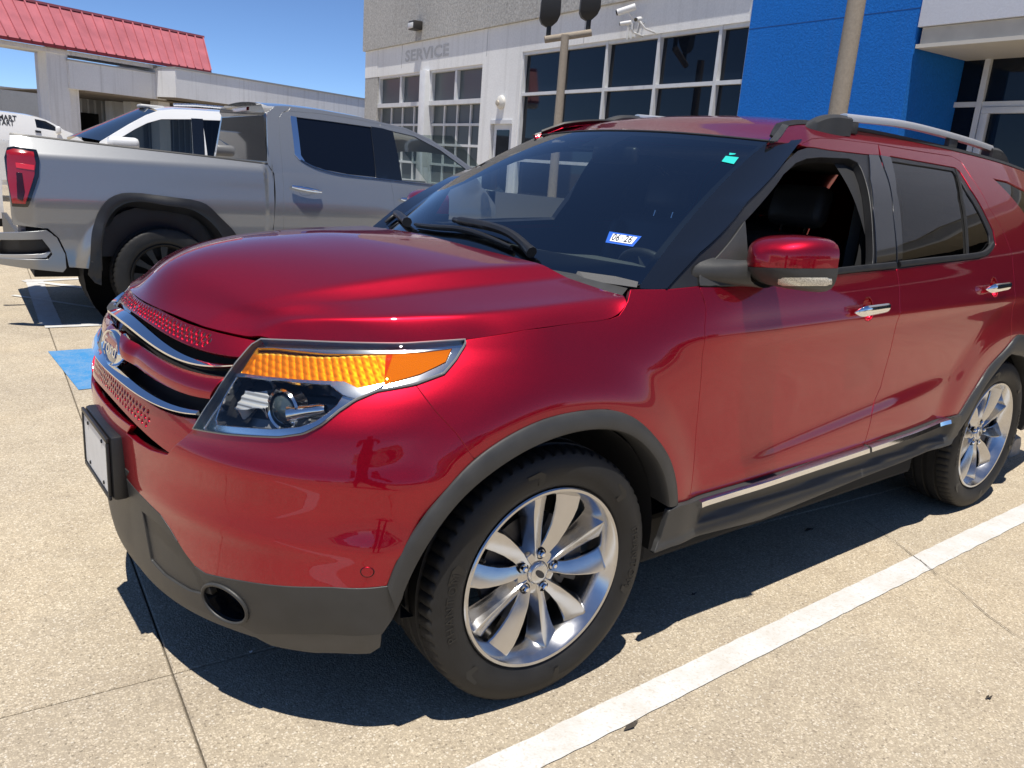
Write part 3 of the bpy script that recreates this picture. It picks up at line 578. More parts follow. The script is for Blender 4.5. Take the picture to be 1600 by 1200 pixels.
# --- rocker cladding and chrome strip
rk = jn(tr([(1040, 795), (1057.5, 787), (1077, 782)]), uST[1:], tr([(1497, 648), (1491.5, 677), (1478, 690), (1460, 696), (1327, 745), (1180, 804.5), (1040, 846.5), (1012, 857), (1026, 839)]))
def rk_off(A):
    q, z = A[:, 0], A[:, 1]; zt = np.interp(q, uST[:, 0], uST[:, 1]); d = zt - z; k = sst(.60, .68, q) * (1 - sst(2.28, 2.36, q))
    return .016 - k * .022 * sst(.025, .035, d) * (1 - sst(.085, .105, d)) + .012 * sst(.10, .14, d)
both(panel('rocker_cladding', SK, rk, CLAD, h=.011, gap=.001, offf=rk_off))
for L in ([(1084, 784), (1150, 763), (1210, 744.5), (1347.5, 700)], [(1351, 699), (1420, 676), (1476, 656.5)]):
    both(sweep('chrome_strip', SK, tr(L), [(-.014, .0), (-.015, .024), (-.006, .034), (.010, .029), (.014, .013), (.013, 0)], CHRM))
# ------------------------------------------------------------------ red SUV: nose
GR = adopt(empty('grille', (-1.4, 0, 0))); GR.matrix_parent_inverse = INV
def gb(o, par=None):          # a grille piece and its mirror twin
    o.parent = GR; c = o.copy(); c.name = o.name.split('.')[0]; COL.objects.link(c); c.parent = GR; c.scale = (1, -1, 1); return o
GR.location = (0, 0, 0)
back = np.array([fy(0, 1.03)[1:], fy(.3, 1.02)[1:], fy(.5, 1.02)[1:], fy(.62, .98)[1:], fy(.62, .80)[1:], fy(.5, .70)[1:], fy(0, .70)[1:]])
gb(panel('backing', SK, back, BLKM, h=.04, gap=0, t=0, off=-.055))
def hole_discs(rows, off, r=.0048, m=10):  # black discs that paint the shade inside the mesh dimples
    A = np.array([(c[0] + r * math.cos(t), c[1] + .0012 + r * math.sin(t)) for c in rows for t in np.linspace(0, 2 * math.pi, m, endpoint=False)]); V = SK.P(A, off)
    o = mk('mesh_hole_shade', V, [tuple(i * m + k for k in range(m)) for i in range(len(rows))], BLKM); o['kind'] = 'stuff'; return gb(o)
def dimple(rows, h0):
    C = np.array(rows)
    def f(A):
        o = np.zeros(len(A))
        for c in C: d2 = ((A[:, 0] - c[0])**2 + (A[:, 1] - c[1])**2) / h0**2; o -= .009 * np.clip(1 - d2 * d2, 0, 1)
        return o
    return f
def grid_rows(top, bot, q0, q1, step, fr):
    out = []
    for r, f_ in enumerate(fr):
        n = int((q1 - q0) / step)
        for i in range(n):
            q = q0 + (i + .5 * (r % 2)) * step; zt = np.interp(q, top[:, 0], top[:, 1]); zb = np.interp(q, bot[:, 0], bot[:, 1]); out.append((q, zt + (zb - zt) * f_))
    return out
m1t = jn(uHF[:-1], tr([(410, 529.5)])); m1t[:, 1] -= .0035
m1b = clf([(224, 500), (255, 519.4), (289, 536), (327.8, 549.6), (376, 555.6)], [(398, 537)])
rw = grid_rows(m1t, m1b, -1.5115, SK.inv(335, 540)[0], .0245, (.26, .49, .72)); ds = dimple(rw, .0062); hole_discs(rw, -.0105)
gb(panel('upper_mesh_strip', SK, jn(m1t, m1b[::-1]), RED, h=.0029, gap=.001, t=.012, off=-.006, offf=ds))
m2t = clf([(190, 597), (220, 623), (262, 646), (304, 655)]); m2b = clf([(192.5, 645), (228.7, 681), (250, 699), (262.5, 708)], [(302, 672)])
rw = grid_rows(m2t, m2b, -1.5115, SK.inv(240, 660)[0], .0245, (.27, .49, .71)); ds = dimple(rw, .0062); hole_discs(rw, -.0085)
gb(panel('lower_mesh_strip', SK, jn(m2t, m2b[::-1]), RED, h=.0029, gap=.001, t=.02, off=-.004, offf=ds))
cbt = clf([(204, 528), (236, 553), (289, 575), (352, 588)]); cbb = clf([(212, 574), (245.6, 596.7), (289, 616), (325, 623)])
def cb_off(A):
    zt = np.interp(A[:, 0], cbt[:, 0], cbt[:, 1]); zb = np.interp(A[:, 0], cbb[:, 0], cbb[:, 1]); m = (zt + zb) / 2; k = np.clip(np.abs(A[:, 1] - m) / np.maximum((zt - zb) / 2, .01), 0, 1)
    return .012 * (1 - k**2.5) + .016 * (1 - sst(-1.52 + .10, -1.52 + .2, A[:, 0]))
gb(panel('centre_bar', SK, jn(cbt, cbb[::-1]), RED, h=.012, gap=.001, t=.035, off=-.006, offf=cb_off))
def bar(line, w0, w1): 
    def pr(t):
        w = w0 + (w1 - w0) * t**1.4; d = .020 * (1 - .5 * t); return [(w, -.012), (w, .001), (w * .5, d * .45), (-w * .5, d), (-w * .88, d * .85), (-w, d * .4), (-w, -.012)]
    return sweep('chrome_bar', SK, sm(line, .012), pr, CHRM, h=0, auto=32)
gb(bar(clf([(212, 507), (236, 531), (276, 555.5), (312, 568), (342, 572.5), (367, 572)]), .0165, .006)); gb(bar(clf([(186, 584), (222, 612), (267, 637), (290, 642.5), (311, 645)]), .0115, .006))
# --- badge
def badge():
    uv = np.array([fy(0, .908)[1:]]); C = SK.P(uv)[0] + np.array([.012, 0, 0]); n = np.array([.985, 0, .17]); n /= np.linalg.norm(n); u = np.array([0, 1., 0]); v = np.cross(n, u) * -1; v = np.array([-n[2], 0, n[0]])
    A, B = .098, .047; m = 48; g = lambda s, d: [C + u * A * s * math.cos(t) + v * B * s * math.sin(t) * (1 if s > .8 else 1) + n * d for t in np.linspace(0, 2 * math.pi, m, endpoint=False)]
    def shell(name, rings, mat, par, cap=False):
        V = []; F = []
        for s, d in rings: V += g(s, d)
        for r in range(len(rings) - 1): F += [(r * m + i, r * m + (i + 1) % m, (r + 1) * m + (i + 1) % m, (r + 1) * m + i) for i in range(m)]
        if cap: F.append(tuple((len(rings) - 1) * m + i for i in range(m)))
        return MB().add(V, F).build(name, mat, par, auto=40)
    o = shell('badge', [(1.1, -.03), (1.1, -.005), (1.06, .004), (1.0, .008), (.93, .006), (.90, .001)], CHRM, None); adopt(o)
    shell('badge_field', [(.905, .002), (.80, .004), (.3, .006), (.02, .0062)], P('badge_blue', (.012, .03, .10), .12, 0, coat=1), o, True)
    V, F = text_geo('Ford', .062, .001, 4); V[:, 0] *= 1.28; V[:, 0] += V[:, 1] * .25
    MB().add([C + u * (x) + v * y + n * (.0065 + z) for x, y, z in V], F).build('badge_script', CHRM, o, fix=False)
badge()
# --- licence plate
pb = MB(); pb.box((.905, -.172, .503), (.950, .172, .695), .012); adopt(pb.build('plate_bracket', BLKP, auto=40)); PBK = COL.objects['plate_bracket']
pl_ = MB().box((.953, -.153, .52), (.9555, .153, .674), .0008).build('licence_plate', P('plate_white', (.72, .72, .70), .4, noise=(18, .06)), PBK)
fr_ = MB()
for a, b in (((.951, -.165, .676), (.960, .165, .691)), ((.951, -.165, .505), (.960, .165, .519)), ((.951, -.165, .519), (.960, -.1535, .676)), ((.951, .1535, .519), (.960, .165, .676))): fr_.box(a, b, .003)
fr_.build('plate_frame', BLKP, PBK, auto=40)
for y in (-.09, .09):
    for z in (.535, .66): MB().lathe([(0, .004), (.005, .003), (.006, 0)], (.9556, y, z), (1, 0, 0), 10).build('plate_screw', BLKM, PBK, auto=40)
# --- headlamp
HLs = resample(np.vstack([uHL, uHL[:1]]), .012)
lens = panel('headlight', SK, uHL, GLL, h=.012, gap=.001, t=0, off=.003, offf=lambda A: .006 + 0 * A[:, 0]); adopt(lens)
def hp(name, L, mat, off, t=.004, holes=(), h=.012, gap=0, offf=None): return panel(name, SK, tr(L) if isinstance(L, list) else L, mat, lens, h=h, gap=gap, t=t, off=off, holes=holes, offf=offf)
chamber = tr([(366, 588), (430, 592), (514.5, 600), (533.8, 614.5), (524, 630), (509, 643), (489, 656), (465, 665), (421, 669), (336, 662.6), (333, 655.8), (345, 622)])
L_AM = [(399, 541), (426.5, 541), (509, 550), (602.5, 550.5), (660, 548), (706, 543), (697, 562), (657.5, 581), (597, 598), (558.5, 605), (537, 595), (465, 592), (373, 581.5)]
amb = tr(L_AM)
hp('lamp_bezel', uHL, LMPB, -.010, t=.05, holes=[chamber, amb], gap=.0025)
split = tr([(602.5, 550.5), (660, 548), (706, 543), (697, 562), (657.5, 581), (600, 597)])
ambi = tr([(399, 541), (426.5, 541), (509, 550), (614, 550), (598, 597), (558.5, 605), (537, 595), (465, 592), (373, 581.5)])
def rib(A): return .0013 * np.abs(np.sin(A[:, 0] * 150 + A[:, 1] * 80)) + .0010 * np.abs(np.sin(A[:, 1] * 230 + A[:, 0] * 40)) - .006 * np.sin((A[:, 0] + 1) * 9)
hp('turn_signal_reflector', ambi, P('signal_reflector', (.62, .54, .42), .45, .45), -.020, t=.0, h=.0032, offf=rib)
hp('side_marker', split, AMB2, -.010, t=.0)
hp('turn_signal_cover', ambi, glass('amber_clear', (1, .54, .07), 1.45), -.006, t=0)
hp('lamp_trim', tr([(366, 586), (372, 582.5), (465, 592.5), (537, 595.5), (558, 605.5), (600, 598), (590, 606), (556, 622), (536, 616), (515, 599.5), (430, 592)]), LMPB, -.002, t=.012, h=.014)
hp('lamp_housing', tr([(355, 583), (520, 594), (542, 612), (520, 650), (480, 672), (420, 676), (325, 668), (330, 640)]), P('lamp_black', (.09, .094, .098), .2, coat=.6), -.085, t=0)
# projector, ring, fin, inner reflector block
c0 = SK.inv(434, 630); pc = SK.P(np.array([c0]), -.045)[0]; fwd = np.array([.93, .36, .02]); fwd /= np.linalg.norm(fwd)
MB().lathe([(.048, -.03), (.050, .0), (.053, .010), (.049, .016), (.044, .012), (.043, 0)], pc, fwd, 36).build('projector_ring', LMPB, lens, auto=40)
MB().lathe([(.043, -.004), (.036, .012), (.022, .022), (.001, .026)], pc, fwd, 28).build('projector_lens', P('projector_glass', (.05, .07, .08), .02, .0, coat=1), lens, smooth=True)
a, b = SK.P(np.array([SK.inv(443, 640)]), -.035)[0], SK.P(np.array([SK.inv(505, 634)]), -.025)[0]
MB().tube([a + (b - a) * t for t in np.linspace(0, 1, 8)], [.023, .021, .019, .018, .0175, .017, .016, .012], 14).build('lamp_fin', LMPB, lens, auto=40)
a, b = SK.P(np.array([SK.inv(442, 610)]), -.04)[0], SK.P(np.array([SK.inv(447, 656)]), -.04)[0]
MB().tube([a + (b - a) * t for t in np.linspace(0, 1, 6)], [.008, .012, .014, .014, .011, .006], 10).build('lamp_fin', LMPB, lens, auto=40)
hp('reflector_block', [(371, 603), (405, 602), (408, 612), (404, 630), (352, 633)], CLRP, -.035, t=.03, h=.004, offf=lambda A: .0025 * np.sin(A[:, 1] * 420))
hp('lamp_tray', [(332, 655), (352, 640), (400, 646), (470, 640), (470, 662), (421, 668), (336, 662)], P('lamp_grey', (.22, .225, .23), .25), -.07, t=.0)
sweep('lens_edge', SK, HLs, [(-.003, -.010), (-.003, .006), (-.001, .007), (.002, .005), (.0025, -.012)], P('lens_edge_plastic', (.22, .225, .225), .25, coat=.6), lens, h=0)
both(lens)
# ------------------------------------------------------------------ glasshouse
WB = spline([-.83, -.55, -.28, 0, .28, .55, .83], [(-.425, -.80, 1.187), (-.31, -.55, 1.196), (-.235, -.28, 1.203), (-.21, 0, 1.206), (-.235, .28, 1.203), (-.31, .55, 1.196), (-.425, .80, 1.187)])
WT = spline([-.83, -.42, 0, .42, .83], [(-1.168, -.645, 1.652), (-1.105, -.33, 1.668), (-1.085, 0, 1.674), (-1.105, .33, 1.668), (-1.168, .645, 1.652)])
def ws_ev(u, v):
    u = np.asarray(u, float); v = np.asarray(v, float); a = WB(u); b = WT(u); p = a + (b - a) * v[..., None]; n = np.array([.5, 0, .86]); return p + n * (.030 * 4 * v * (1 - v))[..., None]
WS = Surf(ws_ev, None); WS.sgn = 1
if WS.N(np.array([[.0, .5]]))[0][2] < 0: WS.sgn = -1
def ws_patch(name, u0, u1, v0, v1, mat, nu=40, nv=24, off=0, par=None):
    U, Vv = np.meshgrid(np.linspace(u0, u1, nu), np.linspace(v0, v1, nv)); uv = np.stack([U.ravel(), Vv.ravel()], 1); p = WS.P(uv, off)
    F = [(j * nu + i, j * nu + i + 1, (j + 1) * nu + i + 1, (j + 1) * nu + i) for j in range(nv - 1) for i in range(nu - 1)]; o = mk(name, p, F, mat, par, normals=WS.N(uv)); return o
WSH = adopt(ws_patch('windshield', -.83, .83, -.02, 1, GLW))
FRIT = P('frit_black', (.004, .004, .005), .3)
for a in ((-.83, .83, -.02, .075), (-.83, .83, .955, 1.0), (-.83, -.812, .075, .955), (.805, .83, .075, .955)): ws_patch('frit_band', *a, FRIT, 30, 8, -.004, WSH)
ws_patch('frit_band', -.10, .10, .82, .955, FRIT, 8, 8, -.0045, WSH)
def ws_at(px, py):
    d = ray(px, py); best = None
    U, Vv = np.meshgrid(np.linspace(-.83, .83, 167), np.linspace(0, 1, 101)); p = ws_ev(U.ravel(), Vv.ravel()) - CAMP; c = np.cross(p, d / np.linalg.norm(d)); i = int(np.argmin(np.linalg.norm(c, axis=1))); return U.ravel()[i], Vv.ravel()[i]
def ws_quad(name, pxs, mat, off, par, n=6):
    c = np.array([ws_at(*p) for p in pxs]); V = []
    for j in range(n):
        for i in range(n):
            s, t = i / (n - 1), j / (n - 1); V.append((1 - t) * ((1 - s) * c[0] + s * c[1]) + t * ((1 - s) * c[3] + s * c[2]))
    V = np.array(V); return mk(name, WS.P(V, off), [(j * n + i, j * n + i + 1, (j + 1) * n + i + 1, (j + 1) * n + i) for j in range(n - 1) for i in range(n - 1)], mat, par, smooth=True), c
st, c = ws_quad('inspection_sticker', [(954, 362), (1001, 369), (990, 387), (944, 379)], P('sticker_blue', (.01, .10, .50), .4), .0015, WSH)
ws_quad('sticker_panel', [(958, 367), (995, 372.5), (987, 383.5), (951, 377)], P('sticker_white', (.78, .80, .82), .4), .003, WSH)
def ws_text(body, size, c, mat, off, sx=1.0):
    V, F = text_geo(body, 1, 0, 3); o = c.mean(0); ux = ((c[1] + c[2]) - (c[0] + c[3])) / 2; uy = ((c[0] + c[1]) - (c[2] + c[3])) / 2; w = V[:, 0].max() - V[:, 0].min(); uv = o + (V[:, :1] / w * sx) * ux + (V[:, 1:2] * size) * uy
    return mk('sticker_lettering', WS.P(uv, off), F, mat, WSH)
ws_text('06  26', .82, c, P('sticker_ink', (.02, .02, .03), .5), .0045, .66); ws_text('TX', .30, c + np.array([0.0, 0]), COL.objects['sticker_lettering'].data.materials[0], .0045, .07)
TEAL = P('teal_sticker', (.02, .50, .44), .4)
ws_quad('teal_sticker', [(1134, 244), (1155, 247), (1148, 257), (1126, 253)], TEAL, .002, WSH); ws_quad('teal_sticker', [(1141, 239), (1150, 240), (1148, 243.5), (1139, 242.5)], TEAL, .002, WSH)
wl_ = lambda u: np.array([(u, v) for v in np.linspace(-.02, 1.0, 30)])
for u in (.835, -.835): sweep('glass_moulding', WS, wl_(u), [(-.006, -.006), (-.006, .004), (.002, .006), (.007, .003), (.007, -.006)], P('moulding_grey', (.16, .16, .16), .4) if u > 0 else RUBB, WSH, h=0)
sweep('glass_moulding', WS, np.array([(u, 1.004) for u in np.linspace(-.83, .83, 40)]), [(-.005, -.006), (-.005, .003), (.005, .003), (.005, -.006)], RUBB, WSH, h=0)
# --- black pillar strip between the windshield edge and the door frame
po = resample(tr([(1041, 451.5), (1090, 397), (1165, 317), (1225, 253), (1246, 226), (1252, 219)]), .01); po = SK.P(po, .005); n_ = 40; sI = np.linspace(0, 1, n_); so_ = np.r_[0, np.cumsum(np.linalg.norm(np.diff(po, axis=0), axis=1))]; so_ /= so_[-1]; V = []
for t in sI:
    a = WS.P(np.array([[.836, min(1.0, -.03 + 1.09 * t)]]), .002)[0]; b = np.array([np.interp(t, so_, po[:, k]) for k in range(3)]); m_ = (a + b) / 2 + np.array([.004, .012, -.002])
    for w in np.linspace(0, 1, 9): V.append((1 - w)**2 * a + 2 * w * (1 - w) * m_ + w * w * b)
    V.append(b - np.array([0, .03, 0]))
both(MB().add(V, [(i * 10 + k, i * 10 + k + 1, (i + 1) * 10 + k + 1, (i + 1) * 10 + k) for i in range(n_ - 1) for k in range(9)]).build('windshield_pillar', BLKG, auto=50))
# --- roof
def roof():
    xs = np.linspace(0, 1, 50); V = []; NC = spline([-1.0, -1.25, -1.6, -2.0, -2.6, -3.2, -3.95][::-1], [1.656, 1.728, 1.783, 1.808, 1.806, 1.772, 1.675][::-1]); n = 31
    for t in xs:
        qs = 1.19 + (3.95 - 1.19) * t; ps = skin_ev(np.array([qs]), ZR(np.array([qs])))[0]; xc = -1.092 + (-4.0 + 1.092) * t
        for i in range(n):
            s = -1 + 2 * i / (n - 1); y = ps[1] * s * .992; a = abs(s); x = xc + (ps[0] - xc) * a**2; zc = float(NC(x)); zz = zc + (ps[2] - .003 - zc) * (a**2.2); 
            if t < .12: k = 1 - t / .12; e = WT(np.array([s * .83]))[0]; x = x + (e[0] - .008 - x) * (1 if t == 0 else 0); zz = zz + (e[2] + .004 - zz) * (k**2)
            V.append((x, y, zz))
    V = np.array(V).reshape(50, n, 3)
    for _ in range(3): A = V.copy(); A[1:-1] = .5 * V[1:-1] + .25 * (V[2:] + V[:-2]); V = A
    F = [(j * n + i, j * n + i + 1, (j + 1) * n + i + 1, (j + 1) * n + i) for j in range(49) for i in range(n - 1)]
    o = adopt(MB().add(V.reshape(-1, 3), F).build('roof', RED, smooth=True)); d = np.array([(q, float(ZR(q)) + .001) for q in np.linspace(1.18, 3.9, 60)])
    dm = sweep('roof_ditch_trim', SK, d, [(-.012, -.006), (-.012, .003), (.012, .003), (.012, -.006)], RUBB, h=0); both(dm)
    both(panel('ditch_cap', SK, tr([(1203, 221), (1213, 221.5), (1231, 197), (1222, 195)]), CLAD, h=.02, gap=.0, t=.01, off=.004))
    return o
roof()
# --- roof rail
def rail():
    pts = np.array([at_y(px, py, y) for px, py, y in ((1318, 181, .575), (1360, 185.5, .575), (1400, 190, .575), (1480, 207.5, .575), (1530, 222, .575), (1553, 230, .575))]); f = spline(np.r_[0, np.cumsum(np.linalg.norm(np.diff(pts, axis=0), axis=1))], pts); L = np.linalg.norm(np.diff(pts, axis=0), axis=1).sum(); P_ = f(np.linspace(0, L, 30)); P_[:, 1] = .575 - .02 * np.linspace(0, 1, 30); P_[:, 2] -= .004
    prof = [(-.018, -.016), (-.02, 0), (-.016, .010), (0, .014), (.016, .010), (.02, 0), (.018, -.016)]; V = []
    for p in P_: V += [p + np.array([0, a, b]) for a, b in prof]
    m = 7; F = [(i * m + k, i * m + (k + 1) % m, (i + 1) * m + (k + 1) % m, (i + 1) * m + k) for i in range(29) for k in range(m)] + [tuple(range(m)), tuple(29 * m + k for k in range(m))]
    o = MB().add(V, F).build('roof_rail', P('satin_white_silver', (.70, .71, .73), .32, .6), auto=40)
    def foot(a, b, c_, d_, nm):   # tapered foot from roof to rail
        X = np.linspace(0, 1, 18); V = []
        for t in X:
            base = a + (b - a) * t; top = c_ + (d_ - c_) * t; e = np.sin(min(1, t * 1.25 + .02) * math.pi / 2)**.8; z1 = base[2] + (top[2] + .004 - base[2]) * e; w = .012 + .016 * e
            V += [(base[0], base[1] - w, base[2] - .03), (base[0], base[1] - w, z1 - .012), (base[0], base[1] - w * .5, z1), (base[0], base[1] + w * .5, z1), (base[0], base[1] + w, z1 - .012), (base[0], base[1] + w, base[2] - .03)]
        m = 6; F = [(i * m + k, i * m + (k + 1) % m, (i + 1) * m + (k + 1) % m, (i + 1) * m + k) for i in range(17) for k in range(m)] + [tuple(range(m)), tuple(17 * m + k for k in range(m))]
        return MB().add(V, F).build(nm, CLAD, o, auto=40)
    r0 = P_[0]; foot(np.array([r0[0] + .27, .575, 1.722]), np.array([r0[0] - .03, .575, 1.748]), r0, r0, 'rail_foot'); r1 = P_[-1]
    foot(np.array([r1[0] - .30, .54, 1.69]), np.array([r1[0] + .02, .555, 1.715]), r1, r1, 'rail_foot')
    MB().box((r0[0] - .10, .56, 1.73), (r0[0] - .01, .592, r0[2] - .012), .006).build('rail_foot', CLAD, o, auto=40)
    mid = P_[20]; MB().box((mid[0] - .045, .55, 1.71), (mid[0] + .045, .575, mid[2] - .012), .006).build('rail_foot', CLAD, o, auto=40)
    both(o)
rail()
# --- door mirror
def mirror():
    C = np.array([-.778, 1.046, 1.276]); nu, nv = 44, 30; rings = []
    def pt(a, t):    # a round the outline, t from the rim (0) to the nose (1)
        c, s = math.cos(a), math.sin(a); n = 4.2; r = (abs(c)**n + abs(s)**n)**(-1 / n); y = .12 * r * c; z = .083 * r * s
        if z > 0: z *= 1 - .14 * max(0, -c) * 1.1; 
        else: z *= 1.0
        k = (1 - t**2.2)**(1 / 2.2); sl = -.10 * (y + .1)
        return C + np.array([-.075 + .175 * t + sl * (1 - .3 * t) * 1.0, y * (k * .94 + .06) - .012 * t, z * (k * .92 + .08) + .008 * t])
    V = []
    for j in range(nv):
        t = (j / (nv - 1))**.8
        for i in range(nu): V.append(pt(2 * math.pi * i / nu, t * .995))
    V = np.array(V); F = [(j * nu + i, j * nu + (i + 1) % nu, (j + 1) * nu + (i + 1) % nu, (j + 1) * nu + i) for j in range(nv - 1) for i in range(nu)] + [tuple((nv - 1) * nu + i for i in range(nu))]
    def part(keep_up, cut, name, mat, par, grow=1.0):
        bm = bmesh.new(); vv = [bm.verts.new(tuple(C + (v - C) * grow)) for v in V]; [bm.faces.new([vv[i] for i in f]) for f in F]
        bmesh.ops.bisect_plane(bm, geom=bm.verts[:] + bm.edges[:] + bm.faces[:], plane_co=(0, 1.05, cut), plane_no=(0, -.10, 1), clear_inner=keep_up, clear_outer=not keep_up)
        bmesh.ops.recalc_face_normals(bm, faces=bm.faces[:]); me = bpy.data.meshes.new(name); bm.to_mesh(me); bm.free(); me.materials.append(mat); me.polygons.foreach_set('use_smooth', [True] * len(me.polygons)); return link(bpy.data.objects.new(name, me), par)
    Vl = C + (V - C) * 1.02; sk = adopt(part(False, 1.262, 'door_mirror', CLAD, None, 1.02)); part(True, 1.260, 'mirror_cap', RED, sk)
    # rim and glass
    MB().add([pt(2 * math.pi * i / nu, 0) for i in range(nu)] + [C + (pt(2 * math.pi * i / nu, 0) - C) * [1, .94, .94] for i in range(nu)], [(i, (i + 1) % nu, nu + (i + 1) % nu, nu + i) for i in range(nu)]).build('mirror_rim', BLKP, sk)
    MB().add([C + (pt(2 * math.pi * i / nu, 0) - C) * [.95, .93, .93] for i in range(nu)], [tuple(range(nu))]).build('mirror_glass', P('mirror_silver', (.8, .8, .8), .02, 1), sk)
    # arm: a flattened blade that widens into the sail
    a = skin_ev(np.array([.565]), np.array([1.228]))[0] + [0.0, -.012, 0]; b = C + np.array([.0, -.06, -.042]); V2 = []; m = 20
    for i in range(14):
        t = i / 13; p = a + (b - a) * t + np.array([.015 * math.sin(t * 3.14), 0, 0]); hz = .046 - .006 * math.sin(t * 3.14); hx = .088 - .012 * t; cx = -.045 * (1 - t)
        for k in range(m):
            q = 2 * math.pi * k / m; c_, s_ = math.cos(q), math.sin(q); r = (abs(c_)**3 + abs(s_)**3)**(-1 / 3); V2.append(p + np.array([hx * r * c_ + cx, 0, hz * r * s_ * (1 - .35 * max(0, c_))]))
    MB().add(V2, [(i * m + k, i * m + (k + 1) % m, (i + 1) * m + (k + 1) % m, (i + 1) * m + k) for i in range(13) for k in range(m)]).build('mirror_arm', CLAD, sk, smooth=True)
    # turn lamp strip on the skirt
    Vt = []; ids = []
    for i in range(26):
        aa = R_(-38) ; 
    def on(z, y):        # front surface of the skirt at y,z
        best = None; d = np.hypot(Vl[:, 1] - y, (Vl[:, 2] - z) * 1.0) - 0; f = Vl[:, 0] > C[0] - .09; d = np.where(f, d, 9); k = np.argsort(d)[:4]; w = 1 / (d[k] + 1e-4); return (Vl[k] * w[:, None]).sum(0) / w.sum()
    from mathutils.bvhtree import BVHTree
    bv = BVHTree.FromPolygons([tuple(v) for v in Vl], F); Vt = []; n = 24
    for i in range(n):
        px = 1216 + (1299 - 1216) * i / (n - 1); hh = 6.5 if 1 < i < n - 2 else 4.5
        for dy in (-1, 0, 1):
            h_, nn_, _, _ = bv.ray_cast(Vector(CAMP), Vector(ray(px, 440 + dy * hh)).normalized())
            if h_ is None: h_ = Vector(on(1.228 - dy * .01, 1.15)); nn_ = Vector((.3, .9, 0))
            Vt.append(np.array(h_) + np.array(nn_) * (.004 if dy == 0 else .001))
    MB().add(Vt, [(i * 3 + k, i * 3 + k + 1, (i + 1) * 3 + k + 1, (i + 1) * 3 + k) for i in range(n - 1) for k in range(2)]).build('turn_lamp', P('clear_ribbed', (.62, .60, .52), .2, .2, coat=1, noise=(260, .45)), sk, smooth=True)
    V, Fx = text_geo('EXPLORER', .013, .0004, 2, 1.15); W_ = []
    for x, y, z in V:
        h_, nn_, _, _ = bv.ray_cast(Vector((0, 1.085 + x + .25 + .02, 1.275 + y)), Vector((-1, -.36, 0)).normalized()); h_ = h_ or Vector((-.75, 1.08 + x, 1.275)); nn_ = nn_ or Vector((1, 0, 0)); W_.append(np.array(h_) + np.array(nn_) * (.0012 + z))
    MB().add(W_, Fx).build('mirror_lettering', RED, sk, fix=False)
    both(sk)
mirror()
# --- cowl and wipers
cw = []; 
for i in range(41):
    u = -.83 + 1.66 * i / 40; a = WB(np.array([u]))[0]; y = a[1]; k = abs(y)
    hx = np.interp(k, [0, .3, .58, .65, .80, .84], [-.115, -.135, -.195, -.255, -.285, -.33]); hz = np.interp(k, [0, .3, .58, .65, .80, .84], [1.238, 1.228, 1.207, 1.180, 1.157, 1.148])
    cw += [(hx + .03, y * 1.03, hz - .03), (hx - .01, y * 1.03, hz - .028), ((hx + a[0]) / 2, y * 1.015, a[2] - .012), (a[0] - .01, y, a[2] - .006)]
adopt(MB().add(cw, [(i * 4 + k, i * 4 + k + 1, (i + 1) * 4 + k + 1, (i + 1) * 4 + k) for i in range(40) for k in range(3)]).build('cowl_panel', CLAD, auto=40))
_ = mk('cowl_end_cap', [at_z(*q) for q in ((862, 414, 1.195), (905, 424, 1.195), (960, 431.5, 1.194), (999, 433, 1.193), (995, 449, 1.18), (955, 443.5, 1.178), (915, 437, 1.178), (875, 429, 1.178), (990, 462, 1.14), (950, 457, 1.14), (905, 449, 1.14), (865, 440, 1.14))], [(0, 1, 6, 7), (1, 2, 5, 6), (2, 3, 4, 5), (7, 6, 10, 11), (6, 5, 9, 10), (5, 4, 8, 9)], P('weathered_grey_plastic', (.085, .084, .08), .6)); both(_)
both(panel('cowl_end_cap_', SK, tr([(880, 433), (930, 440), (985, 450), (998, 434), (960, 431)]), P('weathered_grey_plastic', (.16, .155, .15), .6), h=.02, gap=0, t=.0, off=-.01)) if 0 else None
def wiper(pts, arm):
    A = [at for at in pts]; P1 = np.array([WS.P(np.array([ws_at(*p)]), .018)[0] for p in pts]); f = resample(P1, .02, smooth=True); V = []; o = MB()
    o.tube(f, [.006 + .004 * math.sin(math.pi * i / (len(f) - 1)) for i in range(len(f))], 8); w = adopt(o.build('wiper', BLKP, auto=45))
    MB().tube([p - WS.N(np.array([[0, .1]]))[0] * .012 for p in f], .003, 6).build('wiper_blade', RUBB, w)
    P2 = np.array([np.array(q) for q in arm]); MB().tube(resample(P2, .02, smooth=True), [.011] * 2 + [.016] * (len(resample(P2, .02, smooth=True)) - 4) + [.019, .020], 8).build('wiper_arm', BLKP, w, auto=45)
    return w
n0 = WS.N(np.array([[0, .1]]))[0]
wa = [WS.P(np.array([ws_at(*p)]), o)[0] for p, o in (((714, 353), .022), ((760, 364), .030), ((805, 380), .034), ((834, 405), .028))]
wiper([(652, 356), (690, 361), (716, 364), (760, 376), (800, 391)], wa)
wb = [WS.P(np.array([ws_at(*p)]), o)[0] for p, o in (((618, 334), .02), ((630, 345), .03), ((642, 358), .03))]
wiper([(604, 350), (612, 343), (622, 337)], wb)
